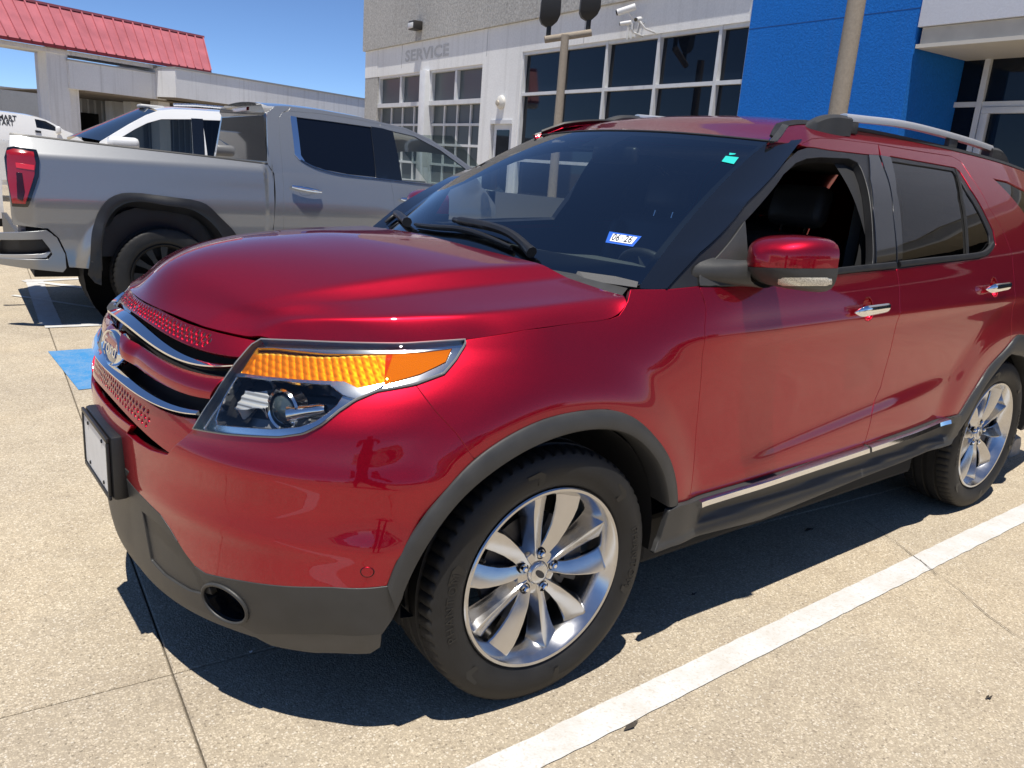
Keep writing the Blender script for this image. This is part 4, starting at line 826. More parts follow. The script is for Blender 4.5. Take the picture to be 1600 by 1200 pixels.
# ------------------------------------------------------------------ wheels
def tyre_mesh(R0, r0, Wd, pitch=66):
    hw = Wd / 2; n = pitch * 4; prof = []   # (radius, y, kind) outer face is +y
    side = [(r0 + .004, hw * .74), (r0 + .012, hw * .84), (r0 + .03, hw * .95), (r0 + .055, hw * 1.0), (r0 + .075, hw * 1.0), (R0 - .034, hw * .965), (R0 - .022, hw * .93), (R0 - .013, hw * .885)]
    tread = [(R0 - .006, hw * .83, 1), (R0 - .003, hw * .74, 1), (R0 - .001, hw * .50, 1), (R0 - .001, hw * .47, 1), (R0 - .009, hw * .45, 0), (R0 - .009, hw * .38, 0), (R0, hw * .36, 2), (R0, hw * .09, 2), (R0 - .009, hw * .07, 0), (R0 - .009, -hw * .07, 0), (R0, -hw * .09, 2), (R0, -hw * .36, 2), (R0 - .009, -hw * .38, 0), (R0 - .009, -hw * .45, 0), (R0 - .001, -hw * .47, 1), (R0 - .001, -hw * .5, 1), (R0 - .003, -hw * .74, 1), (R0 - .006, -hw * .83, 1)]
    prof = [(a, b, 0) for a, b in side] + tread + [(a, -b, 0) for a, b in side[::-1]]; m = len(prof); V = []
    for i in range(n):
        k = i % 4
        for r, y, kd in prof:
            rr = r; sh = 0
            if kd == 1 and k == 0: rr -= .0065
            if kd == 2 and (i // 2) % 2 == 0 and k == 2: rr -= .003
            a = 2 * math.pi * (i + (.9 * (y / hw) if kd else 0)) / n; V.append((rr * math.cos(a), y, rr * math.sin(a)))
        # four squared shoulder lugs
    F = [(i * m + k, ((i + 1) % n) * m + k, ((i + 1) % n) * m + k + 1, i * m + k + 1) for i in range(n) for k in range(m - 1)]
    return V, F
def arc_text(body, rad, size, a_mid, y, ext=.0008, sp=1.0, flip=False):
    V, F = text_geo(body, size, ext, 3, sp); out = []
    for x, v, z in V: a = a_mid - x / rad; out.append(((rad + v) * math.cos(a), y + z, (rad + v) * math.sin(a)))
    return out, F
def suv_wheel():
    w = empty('wheel'); V, F = tyre_mesh(.3835, .262, .255); ty = MB().add(V, F).build('tyre', TYRE, w, auto=38)
    # here x' is to the right seen from outside: local x = -car x, handled by the outward axis +y
    let = MB()
    for am in (100, 280): V, F = arc_text('PHANTOM', .326, .036, R_(180 - am + 100), .1283, sp=1.25); let.add([(-x, y, z) for x, y, z in V], F)
    let.build('tyre_lettering', TYRL, w, fix=False)['kind'] = 'stuff'
    mk2 = MB()
    for a in range(0, 360, 60):
        a0 = R_(a + 12); q = []
        for da, r in ((0, .345), (R_(7), .345), (R_(10), .333), (R_(8), .304), (R_(5), .304), (R_(6), .33), (0, .336)): q.append((r * math.cos(a0 + da), .1278, r * math.sin(a0 + da)))
        mk2.add(q, [tuple(range(7))])
    mk2.build('sidewall_marks', TYRL, w, fix=False)['kind'] = 'stuff'
    rm = MB().lathe([(.262, .095), (.272, .106), (.2735, .112), (.270, .1155), (.262, .114), (.257, .108), (.252, .098), (.243, .085), (.2335, .055), (.230, .02), (.230, -.10), (.25, -.115), (.262, -.118)], (0, 0, 0), (0, 1, 0), 96); rm.build('rim', ALU, w, auto=35)
    # ten paired, twisted spokes
    for k in range(10):
        pair = k // 2; s = 1 if k % 2 else -1; ang = R_(90 + pair * 72 + s * 17.0 + 8); sp = MB(); V = []
        st = [(.040, .028, 0, .072, s * 4), (.066, .0265, .1, .0745, s * 3.0), (.10, .0255, .40, .083, s * 1.4), (.145, .0275, .58, .0895, s * .2), (.185, .033, .62, .093, s * -.8), (.215, .040, .52, .0945, s * -1.2), (.237, .050, .32, .094, s * -1.2), (.252, .068, .20, .0925, s * -1.0)]
        for r, hw, e, yt, tw in st:
            a = ang + R_(tw); d = np.array([math.cos(a), 0, math.sin(a)]); t = np.array([-math.sin(a), 0, math.cos(a)]) * s; o = d * r
            drop1 = .007 + .022 * (r / .25); drop2 = .016 + .038 * min(1, r / .2)
            for x, y in ((-hw * .78, yt - .05), (-hw, yt - drop1 - .004), (-hw * .93, yt - drop1), (hw * (e - .10), yt), (hw * (e + .02), yt + .0005), (hw * .9, yt - drop2), (hw * .98, yt - drop2 - .006), (hw * .78, yt - .055)): V.append(o + t * x + np.array([0, y, 0]))
        m = 8; F = [(i * m + q, i * m + (q + 1) % m, (i + 1) * m + (q + 1) % m, (i + 1) * m + q) for i in range(len(st) - 1) for q in range(m)] + [tuple(range(m)), tuple((len(st) - 1) * m + q for q in range(m))]
        sp.add(V, F).build('spoke', ALU, w, auto=22)
    MB().lathe([(.001, .079), (.030, .0785), (.034, .075), (.036, .070), (.052, .070), (.066, .067), (.072, .058), (.072, .01)], (0, 0, 0), (0, 1, 0), 48).build('hub', ALU, w, auto=35)
    MB().lathe([(.001, .083), (.022, .0825), (.0285, .080), (.0295, .0755)], (0, 0, 0), (0, 1, 0), 36).build('centre_cap', SATN, w, auto=35)
    V, F = [(.020 * math.cos(t), .0836, .0095 * math.sin(t)) for t in np.linspace(0, 2 * math.pi, 24, endpoint=False)], [tuple(range(24))]
    V = [(x * math.cos(.7) - z * math.sin(.7), y, x * math.sin(.7) + z * math.cos(.7)) for x, y, z in V]; MB().add(V, F).build('cap_emblem', P('cap_dark', (.02, .022, .03), .2), w)
    for k in range(5):
        a = R_(90 + 8 + 72 * k); c = (.0572 * math.cos(a), 0, .0572 * math.sin(a))
        MB().lathe([(.0165, .0715), (.0135, .0712), (.0125, .060), (.001, .060)], c, (0, 1, 0), 20).build('lug_recess', BLKM, w)
        MB().lathe([(.0001, .083), (.006, .0825), (.0092, .079), (.0095, .06)], c, (0, 1, 0), 6).build('lug_nut', CHRM, w, auto=30)
    a = R_(25); MB().tube([(.236 * math.cos(a), .082, .236 * math.sin(a)), (.228 * math.cos(a), .10, .228 * math.sin(a))], .0045, 8).build('valve_stem', RUBB, w)
    MB().lathe([(.06, .02), (.06, .035), (.085, .036), (.090, .022), (.165, .022), (.165, -.004), (.06, -.004)], (0, 0, 0), (0, 1, 0), 48).build('brake_disc', DALU, w, auto=35)
    cal = MB(); V = []
    for a in np.linspace(R_(150), R_(205), 10): 
        for r, y in ((.115, -.03), (.115, .05), (.178, .05), (.178, -.03)): V.append((r * math.cos(a), y, r * math.sin(a)))
    cal.add(V, [(i * 4 + q, i * 4 + (q + 1) % 4, (i + 1) * 4 + (q + 1) % 4, (i + 1) * 4 + q) for i in range(9) for q in range(4)] + [(0, 1, 2, 3), (36, 37, 38, 39)]).build('brake_caliper', DALU, w, auto=35)
    return w
W1 = suv_wheel()
def put_wheel(w, x, y, flip, yaw=0, spin=0):
    w.parent = CAR; w.matrix_parent_inverse = INV; w.location = (x, y, .3815); w.rotation_euler = (0, 0, yaw + (math.pi if flip else 0)); return w
put_wheel(W1, 0, .851, False, R_(-2.4))
for x, y, fl in ((0, -.851, True), (-2.86, .853, False), (-2.86, -.853, True)):
    c = copy_tree(W1, CAR); put_wheel(c, x, y, fl)
# turn the rear wheel a little round its axle so the two do not match
for o in CAR.children:
    if o.name.startswith('wheel') and abs(o.location.x + 2.86) < .1: o.rotation_euler = (0, 0, o.rotation_euler.z); 
# ------------------------------------------------------------------ wheel wells, underbody, inner structure
for xc, r in ((0, .455), (-2.86, .465)):
    b = MB(); pr_ = [(r, .40), (r + .01, .85), (r - .004, .95)]; V = []; n = 28
    for i in range(n + 1):
        a = R_(-4 + 190 * i / n)
        for rr, y in ((.20, .55), (r - .02, .56), (r, .66), (r + .004, .93)): V.append((xc + rr * math.cos(a), y, max(.30, .39 + rr * math.sin(a) * .98)))
    b.add(V, [(i * 4 + k, i * 4 + k + 1, (i + 1) * 4 + k + 1, (i + 1) * 4 + k) for i in range(n) for k in range(3)]); both(b.build('wheel_liner', BLKM, smooth=True))
ub = MB(); ub.box((-.50, -.86, .24), (-2.36, .86, .42), .02); ub.box((.70, -.55, .26), (-.50, .55, .60), .02); ub.box((-2.36, -.55, .27), (-3.95, .55, .62), .02); adopt(ub.build('underbody', BLKM))
ss = [skin_ev(np.array([q]), np.array([.33]))[0] * [.93, .93, 1] for q in np.linspace(-1.52, -.40, 26)]; ss = [tuple(p) for p in ss] + [(p[0], -p[1], p[2]) for p in ss[::-1]]; adopt(mk('nose_sun_block', ss, [tuple(range(len(ss)))], BLKM))  # unseen sheet added under the nose to stop sunlight leaking through
adopt(bx('engine_bay', (.60, -.62, .60), (-.30, .62, 1.02), BLKM))
for x in (.58,): pass
sus = MB(); sus.tube([(0, .45, .30), (0, .80, .36)], .035, 8).tube([(.05, .72, .40), (.02, .62, .85)], .05, 10); both(sus.build('suspension_strut', DALU, smooth=True))
# ------------------------------------------------------------------ cabin
adopt(bx('cabin_floor', (-.45, -.80, .42), (-3.85, .80, .47), INTR))
adopt(MB().box((-.50, -.80, .45), (-.62, .80, 1.05)).build('firewall', INTR))
# dashboard as a swept profile
dp = [(-.36, 1.17), (-.50, 1.185), (-.66, 1.19), (-.80, 1.17), (-.86, 1.12), (-.86, 1.04), (-.80, .95), (-.72, .78), (-.55, .72)]; V = []
for i in range(29):
    y = -.80 + 1.6 * i / 28; bulge = .02 * math.exp(-((y - .38) / .16)**2) ; V += [(x, y, z + (bulge if k in (2, 3) else 0) - .03 * (abs(y) / .8)**4) for k, (x, z) in enumerate(dp)]
m = len(dp); adopt(MB().add(V, [(i * m + k, i * m + k + 1, (i + 1) * m + k + 1, (i + 1) * m + k) for i in range(28) for k in range(m - 1)]).build('dashboard', DASHM, smooth=True))
adopt(bx('centre_console', (-.78, -.13, .47), (-1.75, .13, .80), INTR, bev=.03))
ax_ = np.array([-.80, 0, .55]); ax_ = ax_ / np.linalg.norm(ax_); wc = np.array([-.98, .37, 1.07]); u_ = np.array([0, 1., 0]); v_ = np.cross(ax_, u_); v_ /= np.linalg.norm(v_)
ring = [wc + .185 * (u_ * math.cos(t) + v_ * math.sin(t)) for t in np.linspace(0, 2 * math.pi, 48, endpoint=False)]
sw = adopt(MB().tube(ring, .0165, 12, closed=True).build('steering_wheel', LEATH, smooth=True))
MB().lathe([(.001, .02), (.05, .018), (.075, .005), (.08, -.02)], wc, ax_, 24).build('airbag_cover', INTR, sw, smooth=True)
for a in (R_(0), R_(180), R_(250), R_(290)): MB().tube([wc, wc + .18 * (u_ * math.cos(a) + v_ * math.sin(a))], .016, 8).build('wheel_spoke', INTR, sw, smooth=True)
MB().tube([wc, wc - ax_ * .22], .035, 10).build('steering_column', INTR, sw)
def rbox(a, b, bev, fr=None): return MB().box(a, b, bev, fr)
def seat(x, y, wdt, nm='seat', rec=R_(16)):
    o = MB().box((x + .02, y - wdt / 2, .62), (x - .50, y + wdt / 2, .78), .06).build(nm, LEATH, auto=50); adopt(o)
    fr = lambda p: (x - .46 + (p[0]) * math.cos(rec) - p[2] * math.sin(rec), y + p[1], .74 + p[2] * math.cos(rec) + p[0] * math.sin(rec))
    MB().box((-.12, -wdt / 2, 0), (.02, wdt / 2, .60), .055, fr).build('backrest', LEATH, o, auto=50)
    for s in (-1, 1): MB().box((-.06, s * wdt / 2 - s * .10, .05), (.06, s * wdt / 2, .55), .04, fr).build('bolster', LEATH, o, auto=50)
    MB().box((-.11, -.14, .635), (-.01, .14, .82), .045, fr).build('headrest', LEATH, o, auto=50)
    for s in (-.06, .06): MB().tube([fr((-.06, s, .55)), fr((-.06, s, .68))], .006, 6).build('headrest_post', CHRM, o)
seat(-1.12, .38, .52); seat(-1.12, -.38, .52); seat(-2.05, .42, .50); seat(-2.05, -.42, .50)
adopt(MB().box((-1.27, -.56, 1.605), (-3.7, .56, 1.63), .01).build('headliner', P('headliner_grey', (.16, .155, .15), .9)))
for y in (-.35, .35): pass
both(panel('inner_pillar', SK, tr([(1360, 243), (1400, 247), (1412, 420), (1360, 420)]), INTR, h=.05, gap=0, t=0, off=-.07))
sb = MB(); s0 = at_y(1348, 310, .80); s1 = at_y(1325, 412, .80); 
a, b = at_y(1346, 300, .72), at_y(1322, 420, .74); V = []
for t in np.linspace(0, 1, 10): p = a + (b - a) * t; V += [p + [.032, 0, 0], p - [.032, -.01, 0]]
adopt(sb.add(V, [(2 * i, 2 * i + 1, 2 * i + 3, 2 * i + 2) for i in range(9)]).build('seat_belt', P('belt_grey', (.10, .10, .095), .7)))
both(panel('door_card', SK, jn(tr([(1110, 455), (1200, 444), (1290, 433), (1400, 421), (1530, 406)]), tr([(1470, 650), (1349, 690), (1085, 770)])), INTR, h=.06, gap=0, t=0, off=-.06))
both(panel('inner_trim', SK, jn(uDT[::-1], np.array([(q, float(ZR(q))) for q in np.linspace(3.2, 1.25, 20)])), INTR, h=.06, gap=0, t=0, off=-.03))
both(panel('inner_window_trim', SK, np.array([(1.57, 1.20), (2.85, 1.22), (2.85, 1.52), (2.6, 1.66), (1.57, 1.70)]), INTR, h=.05, gap=0, t=0, off=-.035, holes=[belt2]))
# inside mirror
wm = ws_ev(np.array([0.]), np.array([.87]))[0]
im = MB().box((wm[0] - .10, -.125, wm[2] - .085), (wm[0] - .06, .125, wm[2] - .015), .015).build('rear_view_mirror', BLKP, auto=50); adopt(im)
MB().tube([(wm[0] - .02, 0, wm[2] - .005), (wm[0] - .08, 0, wm[2] - .05)], .012, 8).build('mirror_stalk', BLKP, im)
# ------------------------------------------------------------------ tail (turned away from the camera)
tl = []
for z in np.linspace(.42, 1.66, 26):
    yy = float(skin_ev(np.array([3.98]), np.array([min(z, 1.6)]))[0][1]); xx = -4.06 + .16 * max(0, (z - 1.0) / .66)**1.6
    for i in range(13): s = -1 + i / 6; tl.append((xx + .10 * abs(s)**3, yy * s, z))
adopt(MB().add(tl, [(j * 13 + i, j * 13 + i + 1, (j + 1) * 13 + i + 1, (j + 1) * 13 + i) for j in range(25) for i in range(12)]).build('tailgate', RED, smooth=True))
adopt(MB().box((-4.045, -.58, 1.18), (-3.97, .58, 1.55), .03).build('rear_window', BLKG, auto=40))
adopt(MB().box((-4.12, -.86, .38), (-3.60, .86, .62), .05).build('rear_bumper', CLAD, auto=40))
both(MB().box((-4.03, .66, .92), (-3.86, .905, 1.12), .03).build('tail_light', REDL, auto=40))
# ------------------------------------------------------------------ ground, slabs, markings
JT = np.array([.0906, 1, 0]); JT /= np.linalg.norm(JT); JN = np.array([JT[1], -JT[0], 0]); J0 = np.array([.849, .32, 0])     # joint grid of the lot
def jp(a, b, z=0): return tuple(J0 + JN * a + JT * b + np.array([0, 0, z]))
DIRT = P('joint_dirt', (.10, .085, .065), .95)
GB = MB(); GB.add([(-600, -600, -.03), (600, -600, -.03), (600, 600, -.03), (-600, 600, -.03)], [(0, 1, 2, 3)]); GROUND = tag(GB.build('ground', CONC, fix=False), kind='structure')
bed = mk('joint_filler', [jp(-40, -50, -.014), jp(25, -50, -.014), jp(25, 25, -.014), jp(-40, 25, -.014)], [(3, 2, 1, 0)], DIRT, GROUND); 
SLX, SLY = 4.6, 4.9
smesh = None
for i in range(-3, 3):
    for j in range(-7, 3):
        g = .0025; b = .004; o = MB(); x0, x1, y0, y1 = g, SLX - g, g, SLY - g; V = [(x0, y0, -.03), (x1, y0, -.03), (x1, y1, -.03), (x0, y1, -.03), (x0, y0, -b), (x1, y0, -b), (x1, y1, -b), (x0, y1, -b), (x0 + b, y0 + b, 0), (x1 - b, y0 + b, 0), (x1 - b, y1 - b, 0), (x0 + b, y1 - b, 0)]
        if smesh is None:
            me = bpy.data.meshes.new('slab'); me.from_pydata(V, [], [(8, 9, 10, 11)] + [(k, (k + 1) % 4, (k + 1) % 4 + 4, k + 4) for k in range(4)] + [(k + 4, (k + 1) % 4 + 4, (k + 1) % 4 + 8, k + 8) for k in range(4)]); me.materials.append(CONC); smesh = me
        s_ = bpy.data.objects.new('slab', smesh); link(s_, GROUND); s_.matrix_world = Matrix.Translation(jp(i * SLX, j * SLY)) @ Matrix.Rotation(math.atan2(JN[1], JN[0]), 4, 'Z')
WLINE = linepaint('white_line_paint', (.56, .56, .55), .8); OLDW = linepaint('worn_line_paint', (.66, .65, .62), .8); BLUEL = linepaint('blue_line_paint', (.035, .21, .46), .45, (.38, .40, .40))
def strip(name, A, B, w, mat, z=.004, rag=.0022, step=.025):
    A = np.array(A, float); B = np.array(B, float); n = max(2, int(np.linalg.norm(B - A) / step)); d = (B - A) / np.linalg.norm(B - A); p = np.array([-d[1], d[0]]); V = []
    r1 = rng.normal(0, rag, n + 1); r2 = rng.normal(0, rag, n + 1); r1 = np.convolve(r1, [.25, .5, .25], 'same'); r2 = np.convolve(r2, [.25, .5, .25], 'same')
    for i in range(n + 1): c = A + (B - A) * i / n; V += [(*(c + p * (w / 2 + r1[i])), z), (*(c - p * (w / 2 + r2[i])), z)]
    return mk(name, V, [(2 * i, 2 * i + 1, 2 * i + 3, 2 * i + 2) for i in range(n)], mat)
def gp(px, py): return at_z(px, py, 0)[:2]
ST = [strip('parking_line', (2.6, 1.153), (-5.1, 1.153), .106, WLINE)]
ST.append(strip('parking_line', (.35, -1.55), (-4.6, -1.55), .10, OLDW))
bl0, bl1 = gp(86, 549), gp(110, 611); cB = (bl0 + bl1) / 2; ST.append(strip('blue_parking_line', cB, cB + np.array([-4.6, .0]), abs(bl0[1] - bl1[1]), BLUEL))
a, b = gp(53, 437), gp(80, 508); ST.append(strip('aisle_line', a, b, .155, WLINE))
a, b = gp(36, 440), gp(141, 435); ST.append(strip('aisle_line', a, a + (b - a) / np.linalg.norm(b - a) * 5, .11, WLINE, .0055)); a, b = gp(70, 511), gp(172, 507); ST.append(strip('aisle_line', a, a + (b - a) / np.linalg.norm(b - a) * 5, .11, WLINE, .0055))
a, b = gp(64, 442), gp(179, 456); ST.append(strip('aisle_line', a, b, .10, OLDW, .007)); a, b = gp(20, 462), gp(178, 486); ST.append(strip('aisle_line', a, b, .05, OLDW, .007))
for o in ST: tag(o, kind='structure')
def crack(pts, w=.005, z=.006):
    P_ = resample(np.array(pts, float), .03); n = len(P_); P_[1:-1] += np.cumsum(rng.normal(0, .004, (n - 2, 2)), 0) * .5; T = np.gradient(P_, axis=0); T /= np.linalg.norm(T, axis=1, keepdims=True); V = []
    for p, t in zip(P_, T): ww = w * rng.uniform(.2, .8); V += [(p[0] - t[1] * ww / 2, p[1] + t[0] * ww / 2, z), (p[0] + t[1] * ww / 2, p[1] - t[0] * ww / 2, z)]
    return mk('pavement_crack', V, [(2 * i, 2 * i + 1, 2 * i + 3, 2 * i + 2) for i in range(n - 1)], DIRT, GROUND)
crack([gp(1330, 800), gp(1390, 840), gp(1437, 875), gp(1510, 925), gp(1545, 960), gp(1600, 1000)]); crack([gp(1437, 876), gp(1462, 900)], .004)
# scattered debris: leaf litter and pebbles, single bits
for px, py, s in ((985, 1137, .018), (1265, 829, .02), (1545, 1092, .012), (1083, 930, .010), (392, 1021, .006)):
    g = gp(px, py); a = random.uniform(0, 3); V = [(g[0] + s * r * math.cos(a + t) * (1.8 if abs(math.cos(t)) > .5 else .7), g[1] + s * r * math.sin(a + t) * .6, .007 + .004 * math.sin(3 * t)) for t, r in zip(np.linspace(0, 2 * math.pi, 9)[:-1], rng.uniform(.6, 1.1, 8))]
    o = mk('dry_leaf', V, [tuple(range(8))], P('leaf_dark', (.05, .04, .03), .8) if px != 392 else P('white_bit', (.8, .8, .8), .6), GROUND)
wsx = at_z(1575, 716, 0); STP = MB(); V = []; L0, L1 = wsx[1], wsx[1] - 1.85; xs_ = wsx[0] - .09
pr_ = [(-.09, 0), (-.085, .07), (-.055, .125), (.055, .125), (.085, .07), (.09, 0)]
for y, k in ((L0, .8), (L0 - .04, 1), (L1 + .04, 1), (L1, .8)): V += [(xs_ + x * k, y, z * (.9 if k < 1 else 1)) for x, z in pr_]
STP.add(V, [(i * 6 + k, i * 6 + k + 1, (i + 1) * 6 + k + 1, (i + 1) * 6 + k) for i in range(3) for k in range(5)] + [tuple(range(6)), tuple(18 + k for k in range(6))]); tag(STP.build('wheel_stop', stucco('cast_concrete', (.42, .39, .34), 40, .12), auto=30), 'pale concrete wheel stop behind the red SUV rear wheel', 'wheel stop')
# ------------------------------------------------------------------ the service building
Fd = JT; Fn = JN; F0 = np.array([-8.16, 0, 0])
fr = lambda p: F0 + Fd * p[0] + Fn * p[1] + np.array([0, 0, p[2]])
def fz(px, py, n=0): p = on_plane(px, py, F0 + Fn * n, Fn); return float((p - F0) @ Fd), float(p[2])
SB = empty('service_building', fr((-8, 0, 0))); tag(SB, 'grey and white stucco dealership building with blue portal and dark windows', 'building'); SBI = Matrix.Translation(fr((-8, 0, 0))).inverted()
def fb(name, a, b, mat, bev=0, par=None):
    o = MB().box(a, b, bev, fr).build(name, mat, auto=40 if bev else None); o.parent = par or SB; o.matrix_parent_inverse = SBI if par is None else Matrix.Identity(4); return o
STG = stucco('grey_stucco', (.47, .46, .435), 22, .22, .12, .8); STW = stucco('white_stucco', (.80, .80, .79), 30, .05, .16, .35); STB = stucco('blue_stucco', (.012, .155, .55), 34, .10, .03, .7)
ALW = P('white_window_frame', (.62, .63, .64), .4, noise=(6, .06)); DGL = P('dark_window_glass', (.006, .009, .015), .03, 0, spec=.3); SGL = P('door_window_glass', (.075, .092, .10), .28, 0, spec=.35)  # SGL base colour carries the grey of a sky-lit interior
fb('parapet_band', (-19.34, -.5, 4.30), (-5.27, .07, 6.0), STG); fb('pier', (-19.28, -6, 0), (-18.42, .0, 4.295), STG)
fb('wall', (-18.42, -.4, 3.60), (-12.76, -.002, 4.297), STW); fb('wall_strip', (-19.285, -.3, 3.60), (-18.422, .006, 4.296), STW); fb('wall', (-12.76, -.4, 0), (-12.26, 0, 4.297), STW); fb('wall', (-12.26, -.4, 2.44), (-11.40, 0, 4.297), STW); fb('wall', (-11.40, -.4, 0), (-11.20, 0, 4.297), STW)
fb('wall', (-11.20, -.4, 3.73), (-5.285, 0, 4.297), STW); fb('rear_mass', (-19.2, -14, 0), (3, -1.4, 4.2), STG); fb('wall', (-11.20, -.4, 0), (-5.285, -.003, .35), STW)
for f_ in (-12.62, -16.9, -9.2): fb('control_joint', (f_, -.01, 3.74), (f_ + .012, .0035, 4.296), P('joint_grey', (.36, .36, .36), .9))
# garage bays
gw = (-18.42, -15.62), (-15.30, -12.76); fb('door_post', (-15.62, -.2, 0), (-15.30, .10, 3.60), ALW, .01)
for f0, f1 in gw:
    fb('head_frame', (f0, -.25, 3.545), (f1, -.04, 3.598), ALW); fb('transom_sill', (f0, -.25, 2.80), (f1, -.02, 2.90), ALW); mid = (f0 + f1) / 2
    for q0, q1 in ((f0, f0 + .06), (mid - .05, mid + .05), (f1 - .06, f1)): fb('transom_mullion', (q0, -.25, 2.902), (q1, -.05, 3.543), ALW)
    for q0, q1 in ((f0 + .06, mid - .05), (mid + .05, f1 - .06)): fb('transom_pane', (q0, -.16, 2.902), (q1, -.14, 3.543), SGL)
    nc, nr = 4, 6; W_ = (f1 - f0) / nc; H_ = 2.78 / nr
    for r in range(nr):
        fb('door_rail', (f0, -.20, 2.795 - (r + 1) * H_), (f1, -.12, 2.795 - (r + 1) * H_ + .055), ALW)
        for c in range(nc): fb('door_pane', (f0 + c * W_ + .03, -.175, 2.795 - (r + 1) * H_ + .055), (f0 + (c + 1) * W_ - .03, -.165, 2.795 - r * H_), SGL)
    for c in range(nc + 1): q = f0 + c * W_; fb('door_stile', (max(f0, q - .028), -.195, 0), (min(f1, q + .028), -.125, 2.79), ALW)
# curtain wall
ms = [-11.185, -9.87, -8.53, -7.21, -5.88, -5.31]; hs = [.37, 1.65, 2.93, 3.70]
for m_ in ms: fb('mullion', (m_ - .03, -.18, .35), (m_ + .03, -.02, 3.728), ALW)
for h_ in hs: fb('transom', (-11.16, -.17, h_ - .03), (-5.29, -.03, h_ + .028), ALW)
for i in range(5):
    for j in range(3): fb('window_pane', (ms[i] + .03, -.11, hs[j] + .028), (ms[i + 1] - .03, -.10, hs[j + 1] - .03), DGL)
fb('door_leaf', (-12.2, -.12, 0), (-11.46, -.06, 2.36), ALW); fb('door_glass', (-12.08, -.07, .3), (-11.58, -.05, 2.24), DGL)
fb('door_casing', (-12.26, -.10, 2.36), (-11.40, .02, 2.44), ALW)
V, F = text_geo('SERVICE', .36, .0, 3, 1.05, .012); V[:, 0] *= 2.35 / (V[:, 0].max() - V[:, 0].min())
o = mk('ghost_lettering', [fr((-15.52 + x, .0035, 3.99 + y)) for x, y, z in V], F, stucco('faded_lettering', (.62, .62, .61), 60, .2, 0, .3)); o.parent = SB; o.matrix_parent_inverse = SBI
# blue portal and entrance
fb('blue_portal', (-5.28, -1.35, 0), (-2.71, .04, 6), STB); fb('portal_joint', (-5.28, .038, 3.605), (-2.71, .0415, 3.615), P('joint_dark_blue', (.006, .06, .22), .9))  # joint line in a darker blue than the portal
STL = stucco('pale_fascia', (.58, .60, .66), 40, .03, .05, .2); fb('entrance_fascia', (-2.70, -1.4, 3.40), (5, .06, 6), STL); fb('entrance_beam', (-2.66, -1.3, 3.215), (5, .02, 3.395), P('beige_beam', (.50, .47, .41), .6, noise=(5, .08))); fb('beam_lip', (-2.69, -1.3, 3.17), (5, .05, 3.213), P('beige_lip', (.56, .53, .47), .6))
en = -1.0
def ez(px, py): return fz(px, py, en)
e0 = ez(1487, 100)[0]; e1 = ez(1547, 80)[0]; fb('entrance_glass', (e0, en - .06, .1), (5, en - .05, 3.3), DGL)
hb = ez(1475, 164)[1]
for f0, w in ((e0, .03), (e1, .07), (e1 + 1.35, .07), (e1 + 2.7, .07)): fb('entrance_mullion', (f0 - w / 2, en - .1, 0), (f0 + w / 2, en, 3.3), ALW)
fb('entrance_transom', (e0, en - .09, hb - .03), (5, en - .01, hb + .03), ALW)
for q0, q1, z0, z1 in ((e1 + .05, e1 + 1.3, hb - .11, hb - .035), (e1 + .05, e1 + .14, 0, hb - .11), (e1 + 1.2, e1 + 1.3, 0, hb - .11)): fb('door_frame', (q0, en - .05, z0), (q1, en + .012, z1), ALW, .004)
# wall fittings, each its own thing
WP = tag(MB().box((-15.95, .07, 4.52), (-15.62, .30, 4.72), .02, fr).build('wall_light', P('bronze_housing', (.03, .026, .022), .5), auto=40), 'dark wall pack light above the faded service lettering', 'wall light')
MB().box((-15.92, .301, 4.54), (-15.65, .33, 4.67), .015, fr).build('light_lens', P('pale_lens', (.62, .62, .60), .25), WP, auto=40)
bf, bz_ = fz(784, 160, 0); BLs = tag(MB().lathe([(.001, .10), (.08, .095), (.13, .06), (.14, .02), (.14, 0)], fr((bf, .0, bz_)), Fn, 28).build('alarm_bell', P('bell_cream', (.62, .60, .55), .45), auto=40), 'round cream alarm bell on the white wall', 'alarm bell')
MB().lathe([(.001, .13), (.05, .125), (.06, .09)], fr((bf, .0, bz_ - .02)), Fn, 20).build('bell_cap', P('bell_tan', (.45, .40, .32), .5), BLs, auto=40)
def cctv(px, py, dr, n_, lab, sc=1.0):
    f_, z_ = fz(px, py, .35); p = np.array([f_, .35, z_]); d = np.array(dr, float); d /= np.linalg.norm(d); wm = P('camera_white', (.70, .70, .69), .4)
    a = fr(p - d * .13 * sc); b = fr(p + d * .13 * sc); o = tag(MB().tube([a, b], .045 * sc, 14).build('security_camera', wm, auto=40), lab, 'security camera', 'security cameras over the windows')
    MB().tube([fr(p + d * .131 * sc), fr(p + d * .15 * sc)], .036 * sc, 14).build('camera_lens', BLKG, o)
    MB().tube([fr(p), fr((p[0] + .02, .2, p[2] - .12)), fr((p[0] + .05, .0, p[2] - .16))], .014, 8).build('camera_bracket', wm, o, smooth=True); return o
cctv(979, 15, (-.5, .5, -.25), 1, 'larger white bullet camera, topmost of the security camera cluster', 1.15); cctv(978, 36, (-.6, .4, -.1), 1, 'small white camera at the lower end of the camera cluster', .7); cctv(997, 30, (.4, .7, -.2), 1, 'small white camera with lens facing the lot, beside the conduits', .75)
for k, (a, b) in enumerate((((984, 34), (981, 62)), ((990, 36), (987, 61)), ((1000, 36), (994, 60)))):
    a = fz(*a); b = fz(*b); c = MB().tube([fr((a[0], .02, a[1])), fr((b[0], .02, b[1]))], .016, 6).build('conduit', ALW); c.parent = SB; c.matrix_parent_inverse = SBI
